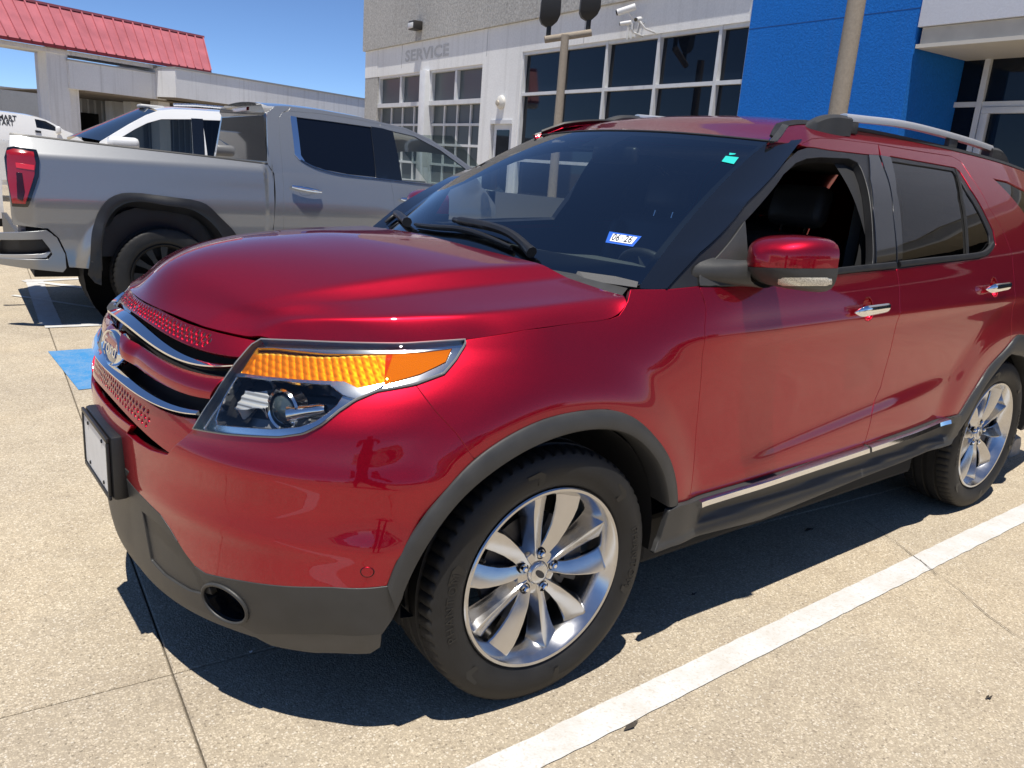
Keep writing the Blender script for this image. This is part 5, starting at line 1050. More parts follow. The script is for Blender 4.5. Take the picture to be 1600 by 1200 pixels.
# ------------------------------------------------------------------ lamp posts
def ptD(px, py, D): return CAMP + ray(px, py) * D
TANP = stucco('tan_painted_pole', (.34, .29, .23), 30, .08, .1, .2)
pA = ptD(872, 190, 13.0); topA = ptD(883, 60, 13.0); PO = tag(MB().lathe([(.085, 0), (.08, .3), (.062, topA[2]), (.001, topA[2])], (pA[0], pA[1], 0), (0, 0, 1), 20).build('floodlight_pole', TANP, auto=40), 'tan lamp post carrying two dark floodlights in front of the dark windows', 'lamp post')
ha = ptD(851, 62, 13.0); hb_ = ptD(924, 51, 13.0); MB().tube([ha, hb_], .055, 12).build('crossarm', TANP, PO, auto=40)
for cx, cy in ((857, 52), (919, 42)):
    c = ptD(cx, cy, 13.0); q = c + np.array([0, 0, .02]); HD = P('flood_black', (.012, .011, .010), .5)
    MB().tube([c - [0, 0, .06], c + [0, 0, .12]], .04, 10).build('knuckle', HD, PO)
    up = np.array([.0, .0, 1.]); side = (hb_ - ha) / np.linalg.norm(hb_ - ha); back = np.cross(side, up); V = []
    for z, w, d in ((.10, .05, .04), (.16, .13, .07), (.24, .165, .10), (.50, .16, .12), (.62, .12, .09), (.66, .05, .04)):
        for sx, sy in ((-1, -1), (1, -1), (1, 1), (-1, 1)): V.append(c + side * sx * w + back * (sy * d) + up * z)
    MB().add(V, [(i * 4 + k, i * 4 + (k + 1) % 4, (i + 1) * 4 + (k + 1) % 4, (i + 1) * 4 + k) for i in range(5) for k in range(4)] + [(0, 1, 2, 3), (20, 21, 22, 23)]).build('floodlight_head', HD, PO, auto=25)
pB = ptD(1310, 170, 8.8); MBp = MB().lathe([(.115, 0), (.11, .5), (.092, 3.62), (.07, 3.64), (.06, 3.9), (.055, 5.2), (.001, 5.2)], (pB[0], pB[1], 0), (0, 0, 1), 24)
PB_ = tag(MBp.build('lamp_post', TANP, auto=40), 'weathered tan lamp post in front of the blue stucco portal', 'lamp post'); bx('luminaire', (pB[0] - .25, pB[1] - .25, 5.15), (pB[0] + .25, pB[1] + .25, 5.4), P('shoebox_bronze', (.05, .045, .04), .5), PB_, .03)
# ------------------------------------------------------------------ covered drive with red metal roof
DC = 30.0; C0 = ptD(273.7, 106.9, DC); C0[2] = 0; Cd = np.array([-.93, -.3675, 0]); Cd /= np.linalg.norm(Cd); Cn = np.array([-Cd[1], Cd[0], 0])
if Cn @ (CAMP - C0) < 0: Cn = -Cn
fc = lambda p: C0 + Cd * p[0] + Cn * p[1] + np.array([0, 0, p[2]])
def cz(px, py, n=0): p = on_plane(px, py, C0 + Cn * n, Cn); return float((p - C0) @ Cd), float(p[2])
CB = empty('drive_canopy', fc((0, 0, 0))); CBI = Matrix.Translation(fc((0, 0, 0))).inverted(); tag(CB, 'grey service drive canopy with red standing seam metal roof', 'building')
def cb_(name, a, b, mat, bev=0):
    o = MB().box(a, b, bev, fc).build(name, mat, auto=40 if bev else None); o.parent = CB; o.matrix_parent_inverse = CBI; return o
CPAN = stucco('canopy_panel', (.78, .785, .79), 30, .05, .3, .2); SOF = P('soffit_tan', (.20, .17, .14), .8); z1 = cz(273.7, 106.9)[1]; z0 = cz(273.7, 152)[1]
r0 = 0.0; r1 = cz(575, 156.5)[0]; cb_('fascia', (r0, -7, z0), (r1 + 6, 0, z1), CPAN); cb_('coping', (r0 - .02, -7, z1), (r1 + 6, .04, z1 + .06), P('coping_grey', (.30, .30, .30), .6)); cb_('ceiling', (r0 + .1, -6.9, z0 - .05), (r1 + 6, -.1, z0 - .002), SOF)
n1 = -1.2; l0, zt = cz(107, 94.5, n1); l1 = cz(248, 117, n1)[0]; zb = cz(108.7, 138, n1)[1]; cb_('fascia', (l0, n1 - .9, zb), (l1 + .3, n1, zt), CPAN); cb_('coping', (l0 - .03, n1 - .93, zt), (l1 + .3, n1 + .04, zt + .05), P('coping_pale', (.42, .42, .42), .6)); cb_('ceiling', (l0 + .6, -6.9, zb - .05), (l1 + 3, n1 - .1, zb - .002), SOF)
ze_ = cz(100, 71, -1.0)[1] - .1
for px, w, nn in ((93, .75, -1.3), (112, .55, -1.6), (78, .35, -3.5), (183, .5, -6), (256, .5, -1.6), (212, .5, -4.5)):
    f0 = cz(px, 150, nn)[0]; top = ze_ if px in (93, 78) else zb + .1 if px < 250 else z0
    cb_('column', (f0 - w / 2, nn - .5, 0), (f0 + w / 2, nn, top), CPAN)
cb_('back_wall', (l0 + 3.2, -7.2, 0), (r1 + 6, -7.0, z0), P('ribbed_wall', (.42, .42, .42), .7)); 
for k in range(40): cb_('wall_rib', (l0 + 3.3 + k * .32, -7.0, 0), (l0 + 3.36 + k * .32, -6.93, z0 - .06), ALW)
for px in (185, 193): f0 = cz(px, 180, -4)[0]; cb_('dark_doorway', (f0, -6.95, 0), (f0 + .8, -6.9, 2.4), BLKM)
# red roof: sloping seam panels between eave and ridge
nr0, nr1 = -1.0, -2.6; ea, za = cz(-60, 46, nr0); eb, zb2 = cz(330, 110, nr0); ra_, zr = cz(-60, -14, nr1); rb_, zr2 = cz(317, 55, nr1); REDM = P('red_metal_roofing', (.40, .115, .135), .55, .05, noise=(1.5, .14)); nP = 30
ze = (za + zb2) / 2; zrr = (zr + zr2) / 2; ea = min(ea, ra_) - 2
for k in range(nP):
    a0, a1 = ea + (eb - ea) * k / nP, ea + (eb - ea) * (k + 1) / nP; b0, b1 = ea + (rb_ - ea) * k / nP, ea + (rb_ - ea) * (k + 1) / nP; m_ = MB()
    P4 = [fc((a0, nr0, ze)), fc((a1, nr0, ze)), fc((b1, nr1, zrr)), fc((b0, nr1, zrr))]; nrm = np.cross(P4[1] - P4[0], P4[3] - P4[0]); nrm /= np.linalg.norm(nrm); nrm = nrm if nrm @ Cn > 0 else -nrm; e = (P4[1] - P4[0]) / np.linalg.norm(P4[1] - P4[0]) * .045
    m_.add([P4[0], P4[1] - e, P4[2] - e, P4[3]], [(0, 1, 2, 3)]); q = [P4[1] - e, P4[1], P4[2], P4[2] - e]; m_.add(q + [x + nrm * .06 for x in q], [(4, 5, 6, 7), (0, 4, 7, 3), (1, 2, 6, 5), (0, 1, 5, 4), (2, 3, 7, 6)]); m_.add([x - nrm * .03 for x in (P4[0], P4[1], P4[2], P4[3])], [(0, 3, 2, 1)])
    o = m_.build('roof_panel', REDM); o.parent = CB; o.matrix_parent_inverse = CBI
cb_('ridge_cap', (ea, nr1 - .15, zrr), (rb_ + .03, nr1 + .06, zrr + .08), REDM); cb_('eave_trim', (ea, nr0 - .1, ze - .1), (eb, nr0 + .02, ze - .01), P('eave_dark_red', (.20, .015, .02), .5)); cb_('roof_core', (ea, -4.0, zrr - .35), (rb_ - .15, nr1 - .05, zrr - .05), REDM); cb_('soffit_beam', (ea, -2.4, ze - .24), (eb - .35, nr0 - .25, ze - .1), CPAN)
# low grey building beyond the van
LW = tag(MB().box((-30, -46, 0), (12, -44, 3.4)).build('far_wall', stucco('far_grey', (.38, .38, .38), 10, .05, .1, .1)), 'low pale grey building far beyond the white van', 'building')
# ------------------------------------------------------------------ vehicles traced on an upright side plane
class Side(Surf):
    """flank of a vehicle: u runs forward along the body, v is height; bulge(u, v) stands out from the plane"""
    def __init__(s, O, A, bulge):
        s.O = np.array(O, float); s.A = np.array([A[0], A[1], 0.]) / np.hypot(*A[:2]); s.Nn = np.array([-s.A[1], s.A[0], 0]); 
        if s.Nn @ (CAMP - s.O) < 0: s.Nn = -s.Nn
        s.b = bulge; s.sgn = 1; s.sgn = 1 if s.N(np.array([[0., 1.]]))[0] @ s.Nn > 0 else -1
    def ev(s, u, v): u = np.asarray(u, float); v = np.asarray(v, float); return s.O + u[..., None] * s.A + s.b(u, v)[..., None] * s.Nn + v[..., None] * np.array([0, 0, 1.])
    def inv(s, px, py):
        o = 0.
        for _ in range(6):
            p = on_plane(px, py, s.O + s.Nn * o, s.Nn); u, v = float((p - s.O) @ s.A), float(p[2]); o = .5 * o + .5 * float(s.b(np.array(u), np.array(v)))
        return u, v
    def at(s, u, n, z): return s.O + s.A * u + s.Nn * n + np.array([0, 0, z])
def simple_wheel(par, sf, u, r, n, wd=.26, rim=.62, mat=None, name='wheel'):
    w = empty(name, (0, 0, 0)); V, F = tyre_mesh(r, r * rim, wd, 56); fr_ = lambda p: sf.at(u, n, r - .004) - sf.A * 0 + np.array(p[0] * sf.A + p[1] * sf.Nn + np.array([0, 0, p[2]]))
    MB().add([fr_(p) for p in V], F).build('tyre', TYRE, w, auto=38); ax = sf.Nn; c = fr_((0, 0, 0)); R = r * rim
    MB().lathe([(R + .004, wd * .36), (R + .012, wd * .42), (R + .004, wd * .45), (R - .012, wd * .40), (R - .025, wd * .2), (R - .03, -wd * .3)], c, ax, 48).build('rim', mat, w, auto=40)
    for k in range(12):
        a = 2 * math.pi * k / 12; d = sf.A * math.cos(a) + np.array([0, 0, math.sin(a)]); t = np.cross(d, ax); V = []
        for rr, h, y in ((.05, .022, wd * .22), (R * .6, .018, wd * .30), (R - .01, .03, wd * .34)):
            for x, yy in ((-h, y - .03), (-h, y), (h, y), (h, y - .03)): V.append(c + d * rr + t * x + ax * yy)
        MB().add(V, [(i * 4 + q, i * 4 + (q + 1) % 4, (i + 1) * 4 + (q + 1) % 4, (i + 1) * 4 + q) for i in range(2) for q in range(4)]).build('spoke', mat, w)
    MB().lathe([(.001, wd * .27), (.06, wd * .25), (.075, wd * .1)], c, ax, 20).build('hub', mat, w, auto=40); MB().lathe([(.001, -.02), (R - .03, -.02)], c, ax, 28).build('brake_shade', BLKM, w)
    w.parent = par; w.matrix_parent_inverse = par.matrix_world.inverted(); return w
def put(o, root): o.parent = root; o.matrix_parent_inverse = root.matrix_world.inverted(); return o
def root(name, loc, lab, cat, group=None):
    o = empty(name, loc); o.matrix_world = Matrix.Translation(loc); return tag(o, lab, cat, group)
# --- silver pickup
def t_b(u, v):
    u = np.asarray(u, float); v = np.asarray(v, float)
    lo = -.05 * np.clip((.75 - v) / .35, 0, 1)**2; bedk = 1 - sst(1.30, 1.36, u); up = -(.10 * np.clip((v - 1.315) / .11, 0, 2) + .018 * np.clip((v - 1.05) / .26, 0, 1)**2) * bedk
    cab = -(.012 + .035 * np.clip((v - 1.05) / .25, 0, 1)**2 + .40 * np.clip(v - 1.30, 0, 1)**1.25) * (1 - bedk); rear = -.10 * np.clip((-.42 - u) / .26, 0, 1.4)**2
    d = np.hypot((u - .43), (v - .43)); fl = .035 * (1 - sst(.52, .64, d)) * (v > .3); band = .018 * np.exp(-((v - .98) / .12)**2)
    return lo + up + cab + rear + fl + band
TK = Side((0, -4.6, 0), (-1, .06), t_b); tt = TK.tr
TRK = root('pickup_truck', TK.at(1.5, -1, 0), 'silver crew cab pickup truck parked beyond the red hood', 'pickup truck')
tp = lambda n, L, m, **k: put(panel(n, TK, tt(L) if not isinstance(L, np.ndarray) else L, m, **k), TRK)
arch = [(140, 420), (143, 372), (153, 333), (169, 311), (190, 302), (220, 302), (260, 307), (300, 312), (322, 319), (343.6, 339), (362, 357)]; ua = tt(arch); ua = np.vstack([ua, [(ua[-1][0] + .07, .70), (ua[-1][0] + .10, .52)]])
bedtop = tt([(15, 209), (60, 214), (170, 227), (320, 244), (418, 256)])
rear_u = bedtop[0][0]
bedl = jn(bedtop, tt([(427.6, 273), (428.5, 300), (428.5, 347)]), np.array([(1.34, .50)]), ua[::-1], tt([(108, 418), (103, 395), (92, 372), (75, 357), (20, 351), (17, 335)]), tt([(14, 300), (10, 250)]))
tp('bed_side', bedl, SILV, h=.03, gap=.002)
tlp = tt([(12, 232), (22, 230), (57, 235.5), (61, 250), (60, 276), (44, 323), (20, 322), (12, 280), (8, 246)]); tlm = tp('tail_light', tlp, BLKG, h=.02, gap=0, t=.01, off=.012)
put(panel('red_lens', TK, tt([(12, 238), (22, 235), (52, 240), (55, 255), (53, 275), (40, 318), (21, 317), (14, 280)]), REDL, None, h=.02, gap=0, t=.008, off=.02), tlm)
put(panel('red_lens', TK, tt([(26, 255), (53, 259), (53, 266), (27, 262)]), P('bright_red_lens', (.75, .02, .03), .15, coat=1), None, h=.02, gap=0, t=.004, off=.024), tlm)
put(panel('smoked_lens', TK, tt([(27, 270), (35, 271), (39, 300), (36, 313), (29, 310)]), P('smoked_red', (.03, .002, .003), .15), None, h=.02, gap=0, t=.003, off=.0235), tlm)
aI = tt([(160, 422), (160, 376), (168, 346), (184, 325), (200, 317.5), (260, 322), (300, 329), (322, 342), (345, 368)]); aI = np.vstack([aI, [(aI[-1][0] + .04, .66), (aI[-1][0] + .06, .52)]])
def ring2(sf, lo, li, name, mat, rt, n=50):
    rs = lambda L: (lambda q: np.stack([np.interp(np.linspace(0, 1, n), np.linspace(0, 1, len(q)), q[:, k]) for k in range(2)], 1))(resample(L, .02, smooth=True)); o, i_ = rs(lo), rs(li); pr = [(0, 0), (.02, .014), (.4, .022), (.85, .022), (1, .012), (1, -.12)]; V = []
    for a, b in zip(o, i_): V += list(sf.P(np.array([a + (b - a) * t for t, _ in pr]), np.array([q for _, q in pr])))
    k = len(pr); return put(MB().add(V, [(j * k + r, j * k + r + 1, (j + 1) * k + r + 1, (j + 1) * k + r) for j in range(n - 1) for r in range(k - 1)]).build(name, mat, auto=40), rt)
ring2(TK, ua, aI, 'arch_moulding', BLKP, TRK)
tp('mud_flap', [(141, 408), (158, 410), (158, 445), (148, 441), (138, 428)], BLKP, h=.03, gap=0, t=.02, off=.02)
# bumper
bp_ = tt([(-14, 364), (0, 364), (72, 360), (88, 371), (101, 396), (103, 418), (98, 424), (20, 415), (-14, 409)]); hole = tt([(-9, 374), (0, 374), (66, 373), (78, 388), (82, 397), (76, 405), (0, 403), (-9, 401)])
tp('rear_bumper', bp_, P('bumper_silver', (.30, .31, .32), .34, .7), h=.025, gap=0, t=.05, off=.015, holes=[hole]); tp('bumper_step', hole, BLKP, h=.04, gap=0, t=0, off=-.06)
tp('step_pad', [(-9, 398), (0, 398), (66, 397), (80, 393), (72, 402), (0, 405), (-9, 404)], P('step_silver', (.5, .5, .5), .35, .5), h=.03, gap=0, t=.02, off=.004)
put(MB().add([TK.at(u, n, z) for u in (rear_u - .02, rear_u + .06) for n in (-.14, -1.86) for z in (.52, .74)], [(0, 1, 3, 2), (4, 6, 7, 5), (0, 4, 5, 1), (2, 3, 7, 6), (1, 5, 7, 3), (0, 2, 6, 4)]).build('bumper_beam', P('bumper_dark', (.06, .06, .06), .5)), TRK)
put(MB().add([TK.at(u, n, z) for u in (rear_u + .0, rear_u + .05) for n in (-.13, -1.87) for z in (.74, 1.40)], [(0, 1, 3, 2), (4, 6, 7, 5), (0, 4, 5, 1), (2, 3, 7, 6), (1, 5, 7, 3), (0, 2, 6, 4)]).build('tailgate', SILV), TRK)
put(MB().tube([TK.at(rear_u + .02, -1.0, .50), TK.at(rear_u - .16, -1.0, .50), TK.at(rear_u - .17, -1.0, .56)], .025, 8).build('tow_hitch', BLKM), TRK)
put(MB().add([TK.at(u, n, z) for u in (rear_u + .05, 1.30) for n in (-.16, -1.84) for z in (.55, 1.25)], [(0, 1, 3, 2), (4, 6, 7, 5), (0, 4, 5, 1), (2, 3, 7, 6), (1, 5, 7, 3), (0, 2, 6, 4)]).build('bed_floor', BLKP), TRK)
put(sweep('bed_rail_cap', TK, bedtop, [(-.006, -.10), (-.006, .004), (.008, .004), (.008, -.10)], BLKP), TRK)
# cab
cabt = tt([(430, 166), (455, 166.5), (504, 172), (560, 182), (595.6, 190.7), (635, 200), (674, 218), (713.7, 244.5), (740, 264)])
cl_end = np.array([(cabt[-1][0] + .25, 1.10), (cabt[-1][0] + .25, .42)])
pil = tt([(417, 176), (430, 166), (455, 166.5), (450, 172), (441, 176), (436, 184), (438, 229), (442, 276), (443, 347)]); pil = np.vstack([pil, [(pil[-1][0], .50), (1.37, .50)], tt([(431, 300), (428.5, 271), (418.5, 256)])])
tp('cab_corner', pil, SILV, h=.03, gap=.002)
rdw = tt([(464, 183), (520, 190), (580, 198.5), (587.7, 277), (545, 272.5), (509, 265.5), (486, 258), (475, 251), (469.6, 242)]); fdw = tt([(598, 201), (614, 205), (648, 213), (687.5, 234), (728, 264), (724, 275), (687, 288.5), (630, 282), (608, 279)])
rd = tt([(443, 347), (442, 276), (438, 229), (436, 184), (441, 176), (451, 173.5), (504, 178), (560, 187), (594, 194), (610, 281), (615, 307), (617, 345)]); rd = np.vstack([rd, [(rd[-1][0], .48), (rd[0][0], .48)]])
RD_ = tp('rear_door', rd, SILV, h=.03, gap=.0025, holes=[rdw]); fdl = np.vstack([tt([(594, 194), (635, 203), (674, 222), (713, 249), (738, 268)]), cl_end, [(rd[-2][0], .48)], tt([(617, 345), (615, 307), (610, 281)])]); FD_ = tp('front_door', fdl, SILV, h=.03, gap=.0025, holes=[fdw])
tp('roof_side', np.vstack([cabt, tt([(738, 268), (713, 249), (674, 222), (635, 203), (594, 194), (560, 187), (504, 178), (451, 173.5), (455, 166.8)])]), SILV, h=.03, gap=.002)
put(panel('window_glass', TK, rdw, P('opaque_tint', (.004, .006, .012), .04, spec=.35), None, h=.08, gap=-.01, t=0, off=-.01), RD_); tp('window_glass', fdw, glass('clear_side_glass', (.75, .82, .80)), h=.08, gap=-.01, t=0, off=-.01)
tp('door_pillar_trim', [(580, 198), (599, 201), (613, 281), (588, 277)], BLKG, h=.05, gap=0, t=.004, off=.004); tp('pillar_trim', [(599, 201), (614, 206), (628, 282), (612, 280)], BLKG, h=.05, gap=0, t=.004, off=.003)
tp('chrome_trim', [(454, 181.5), (463, 183), (470, 243), (476, 252), (468, 250), (461, 242)], CHRM, h=.03, gap=0, t=.006, off=.006); put(sweep('belt_chrome', TK, sm(tt([(470, 250), (486, 259), (509, 267), (545, 274), (588, 279), (640, 285), (690, 291)]), .03), [(-.006, 0), (-.006, .008), (.006, .008), (.006, 0)], P('dark_chrome', (.25, .25, .26), .2, 1), h=0), TRK)
for (a, b), par in ((((454, 292), (500, 300.5)), RD_), (((624, 311), (655, 317)), FD_)):
    A_, B_ = TK.P(tt([a, b]), .035); c = (A_ + B_) / 2; put(MB().tube([A_, A_ * .75 + B_ * .25 + TK.Nn * .012, c + TK.Nn * .015, A_ * .25 + B_ * .75 + TK.Nn * .012, B_], [.014, .021, .022, .020, .013], 12).build('door_handle', CHRM, auto=50), par)
    q = (tt([a])[0] + tt([b])[0]) / 2; put(panel('handle_cup', TK, np.array([(q[0] + .055 * math.cos(t), q[1] - .02 + .032 * math.sin(t)) for t in np.linspace(0, 6.28, 18)[:-1]]), SILV, None, h=.02, gap=0, t=.003, off=.002), par)
# cab back, roof, far side, glasshouse shell
ub_ = 1.385; zc = [(-.0, .5), (-.02, 1.3), (-.14, 1.60), (-.24, 1.80)]
bw = lambda n, z: TK.at(ub_ + .0 + .10 * max(0, (z - 1.3)) , n, z); backm = MB()
for z0_, z1_, i0, i1 in ((.5, 1.36, -.02, -.03), (1.36, 1.80, -.05, -.22)): backm.add([bw(i0, z0_), bw(-2 - i0, z0_), bw(-2 - i1, z1_), bw(i1, z1_)], [(0, 1, 2, 3)])
put(backm.build('cab_back', SILV), TRK)
pbk = lambda px, py, d=.012: on_plane(px, py, TK.at(ub_ + .012 - d, 0, 0), TK.A)
g1 = [pbk(347, 184), pbk(412, 180), pbk(417, 252), pbk(337, 245)]; put(mk('back_window', g1, [(0, 1, 2, 3)], P('back_glass', (.008, .010, .013), .03, spec=.3)), TRK)
fr2 = [pbk(344, 180, .02), pbk(414, 177, .02)]; put(MB().add([pbk(344, 170, .10), pbk(408, 163, .10), pbk(414, 176, .08), pbk(412, 180, .03), pbk(347, 183, .03), pbk(343, 176, .08)], [(0, 1, 2, 5), (5, 2, 3, 4)]).build('roof_spoiler', BLKG), TRK)
put(mk('brake_lamp', [pbk(363, 170, .11), pbk(385, 167.5, .11), pbk(385, 173, .10), pbk(364, 175, .10)], [(0, 1, 2, 3)], REDL), TRK)
rf = MB(); V = []; us = np.linspace(ub_ + .03, cabt[-1][0] - .15, 16)
for u in us:
    zt = np.interp(u, cabt[:, 0], cabt[:, 1]); o = float(t_b(np.array(u), np.array(zt)))
    for s in np.linspace(0, 1, 9): V.append(TK.at(u, o - .004 + s * (-2 - 2 * o), zt - .005 + .05 * math.sin(math.pi * s)**.7))
put(rf.add(V, [(i * 9 + k, i * 9 + k + 1, (i + 1) * 9 + k + 1, (i + 1) * 9 + k) for i in range(15) for k in range(8)]).build('roof', SILV, smooth=True), TRK)
uw = [cabt[-1][0] - .15, cabt[-1][0] + .45]; put(mk('windshield', [TK.at(uw[0], -.30, 1.76), TK.at(uw[0], -1.7, 1.76), TK.at(uw[1], -1.86, 1.22), TK.at(uw[1], -.14, 1.22)], [(0, 1, 2, 3)], GLW), TRK)
nose = uw[1] + 1.45; put(MB().add([TK.at(u, n, z) for u, z in ((uw[1] - .2, 1.24), (nose - .5, 1.20), (nose, 1.05), (nose, .45), (uw[1] - .2, .45)) for n in (-.03, -1.97)], [(0, 2, 3, 1), (2, 4, 5, 3), (4, 6, 7, 5), (6, 8, 9, 7), (0, 8, 6, 4, 2), (1, 3, 5, 7, 9)]).build('front_body', SILV), TRK)
put(MB().add([TK.at(u, n, z) for u in (ub_, uw[1]) for n in (-1.93, -1.99) for z in (.5, 1.25)], [(0, 1, 3, 2), (4, 6, 7, 5), (0, 4, 5, 1), (2, 3, 7, 6), (1, 5, 7, 3), (0, 2, 6, 4)]).build('far_door', SILV), TRK)
put(MB().add([TK.at(u, n, z) for u in (ub_ + .05, uw[1]) for n in (-.08, -1.92) for z in (.45, .55)], [(0, 1, 3, 2), (4, 6, 7, 5), (0, 4, 5, 1), (2, 3, 7, 6), (1, 5, 7, 3), (0, 2, 6, 4)]).build('cab_floor', INTR), TRK)
for u0 in (ub_ + .42, ub_ + 1.35):
    for n in (-.5, -1.45): put(MB().box((-.25, -.25, 0), (0, .25, .72), .06, lambda p: TK.at(u0 + p[0], n + p[1], .85 + p[2])).build('seat', LEATH, auto=50), TRK)
put(MB().box((0, -.85, 0), (.3, .85, .22), .04, lambda p: TK.at(uw[1] - .42 + p[0], -1 + p[1], 1.02 + p[2])).build('dashboard', INTR, auto=50), TRK)
sc2 = TK.at(uw[1] - .55, -.48, 1.16); put(MB().tube([sc2 + .18 * (TK.Nn * math.cos(t) + (np.array([0, 0, 1.]) * .85 + TK.A * .5) * math.sin(t)) for t in np.linspace(0, 2 * math.pi, 28, endpoint=False)], .015, 8, closed=True).build('steering_wheel', INTR, smooth=True), TRK)
put(MB().add([TK.at(u, n, z) for u in (rear_u + .1, nose - .2) for n in (-.35, -1.65) for z in (.36, .6)], [(0, 1, 3, 2), (4, 6, 7, 5), (0, 4, 5, 1), (2, 3, 7, 6), (1, 5, 7, 3), (0, 2, 6, 4)]).build('chassis', BLKM), TRK)
put(MB().lathe([(.56, -.06), (.56, -.5), (.1, -.5)], TK.at(.43, 0, .42), TK.Nn, 28).build('wheel_liner', BLKM), TRK)
BLKW = P('black_wheel', (.008, .008, .008), .5)
for u in (.48, 4.17):
    for n in (-.14, -1.86): simple_wheel(TRK, TK, u, .405, n, .285, .64, BLKW)
# mirror of the truck
put(MB().box((-.05, 0, 0), (.05, .22, .26), .04, lambda p: TK.at(uw[0] + .22 + p[0], .02 + p[1], 1.26 + p[2])).build('door_mirror', BLKP, auto=50), TRK)
# --- white pickup or SUV beyond
def w_b(u, v): u = np.asarray(u, float); v = np.asarray(v, float); return -.38 * np.clip(v - 1.32, 0, 1)**1.3 - .05 * np.clip((.7 - v) / .35, 0, 1)**2 + 0 * u
WK = Side((0, -8.5, 0), (-1, .06), w_b); wt = WK.tr; WSV = root('white_suv', WK.at(2, -1, 0), 'white SUV facing left, seen over the pickup bed', 'suv')
wp = lambda n, L, m, **k: put(panel(n, WK, wt(L) if not isinstance(L, np.ndarray) else L, m, **k), WSV)
top = wt([(157, 221), (200, 195), (228, 180), (247, 173), (270, 171), (300, 172), (344, 175)]); tail = np.array([(top[-1][0] + 1.0, top[-1][1] + .01), (top[-1][0] + 2.1, 1.80), (top[-1][0] + 2.5, 1.2), (top[-1][0] + 2.5, .5), (top[0][0] - 1.2, .5), (top[0][0] - 1.25, .95), (top[0][0] - 1.0, 1.15), (top[0][0] - .1, 1.28)])
g1 = wt([(190, 214), (210, 202), (230, 192), (252, 186), (299, 186), (302, 241), (205, 230)]); g2 = wt([(316, 187), (344, 188)]); g2 = np.vstack([g2, [(g2[-1][0] + .45, g2[-1][1]), (g2[-1][0] + .5, 1.33), (g2[0][0] + .02, 1.33)]])
wp('body_side', np.vstack([top, tail]), WHT, h=.06, gap=0, t=.02, holes=[g1, g2]); wp('window_glass', g1, glass('tinted_side', (.22, .27, .29)), h=.1, gap=-.01, t=0, off=-.008); wp('window_glass', g2, GLD, h=.1, gap=-.01, t=0, off=-.008); wp('pillar_trim', [(299, 185), (317, 186), (320, 243), (302, 241)], BLKG, h=.1, gap=0, t=.004, off=.004)
zz = lambda px, py, n: on_plane(px, py, WK.at(0, n, 0), WK.Nn); wA = WK.P(wt([(159, 220)]))[0] - WK.Nn * .03; wB = WK.P(wt([(247, 174)]))[0] - WK.Nn * .03; wC = zz(223, 171, -1.55); wD = zz(107, 219, -1.75); 
V = []
for j in range(9):
    for i in range(9): s, t = i / 8, j / 8; p = (1 - t) * ((1 - s) * wA + s * wD) + t * ((1 - s) * wB + s * wC); V.append(p + (np.array([0, 0, .04]) - WK.A * .14) * (4 * s * (1 - s)) * (1 - .3 * t))
put(mk('windshield', V, [(j * 9 + i, j * 9 + i + 1, (j + 1) * 9 + i + 1, (j + 1) * 9 + i) for j in range(8) for i in range(8)], P('dark_windshield', (.015, .025, .045), .03, spec=.8), smooth=True), WSV)
V = []; us = np.linspace(top[3][0], top[-1][0] + 2.0, 12)
for u in us:
    zt = float(np.interp(u, np.r_[top[3:, 0], tail[:2, 0]], np.r_[top[3:, 1], tail[:2, 1]])); o = float(w_b(u, zt))
    for s in np.linspace(0, 1, 7): V.append(WK.at(u, o + s * (-2 - 2 * o), zt + .05 * math.sin(math.pi * s)**.7))
put(MB().add(V, [(i * 7 + k, i * 7 + k + 1, (i + 1) * 7 + k + 1, (i + 1) * 7 + k) for i in range(11) for k in range(6)]).build('roof', WHT, smooth=True), WSV)
V = [WK.at(u, n, z) for u, z in ((top[0][0] + .05, 1.30), (top[0][0] - .95, 1.17), (top[0][0] - 1.2, 1.0), (top[0][0] - 1.2, .5)) for n in (-.03, -1.97)]; put(MB().add(V, [(0, 2, 3, 1), (2, 4, 5, 3), (4, 6, 7, 5)]).build('hood', WHT), WSV)
put(MB().add([WK.at(u, n, z) for u in (top[0][0] - 1.1, top[-1][0] + 2.4) for n in (-.1, -1.9) for z in (.4, 1.2)], [(0, 1, 3, 2), (4, 6, 7, 5), (0, 4, 5, 1), (2, 3, 7, 6), (1, 5, 7, 3), (0, 2, 6, 4)]).build('lower_body', BLKM), WSV)
ml = wt([(168, 223)])[0]; put(MB().box((-.10, .0, -.07), (.24, .2, .07), .05, lambda p: WK.at(ml[0] + .08 + p[0], .02 + p[1], ml[1] + .01 + p[2])).build('door_mirror', WHT, auto=50), WSV)
rl = [WK.at(u, -.32, z + .03) for u, z in wt([(275, 167.5), (310, 168), (344, 171)])]; rl.append(rl[-1] + WK.A * 1.2); put(MB().tube(rl, .02, 8).build('roof_rail', SATN), WSV); put(MB().box((0, -.12, 0), (.3, .12, .05), .02, lambda p: WK.at(top[3][0] - .12 + p[0], -.75 + p[1], top[3][1] + .03 + p[2])).build('roof_module', P('module_grey', (.4, .4, .4), .5), auto=50), WSV)
for u in (top[0][0] - .35, top[0][0] + 2.6):
    for n in (-.14, -1.86): simple_wheel(WSV, WK, u, .40, n, .27, .64, ALU)
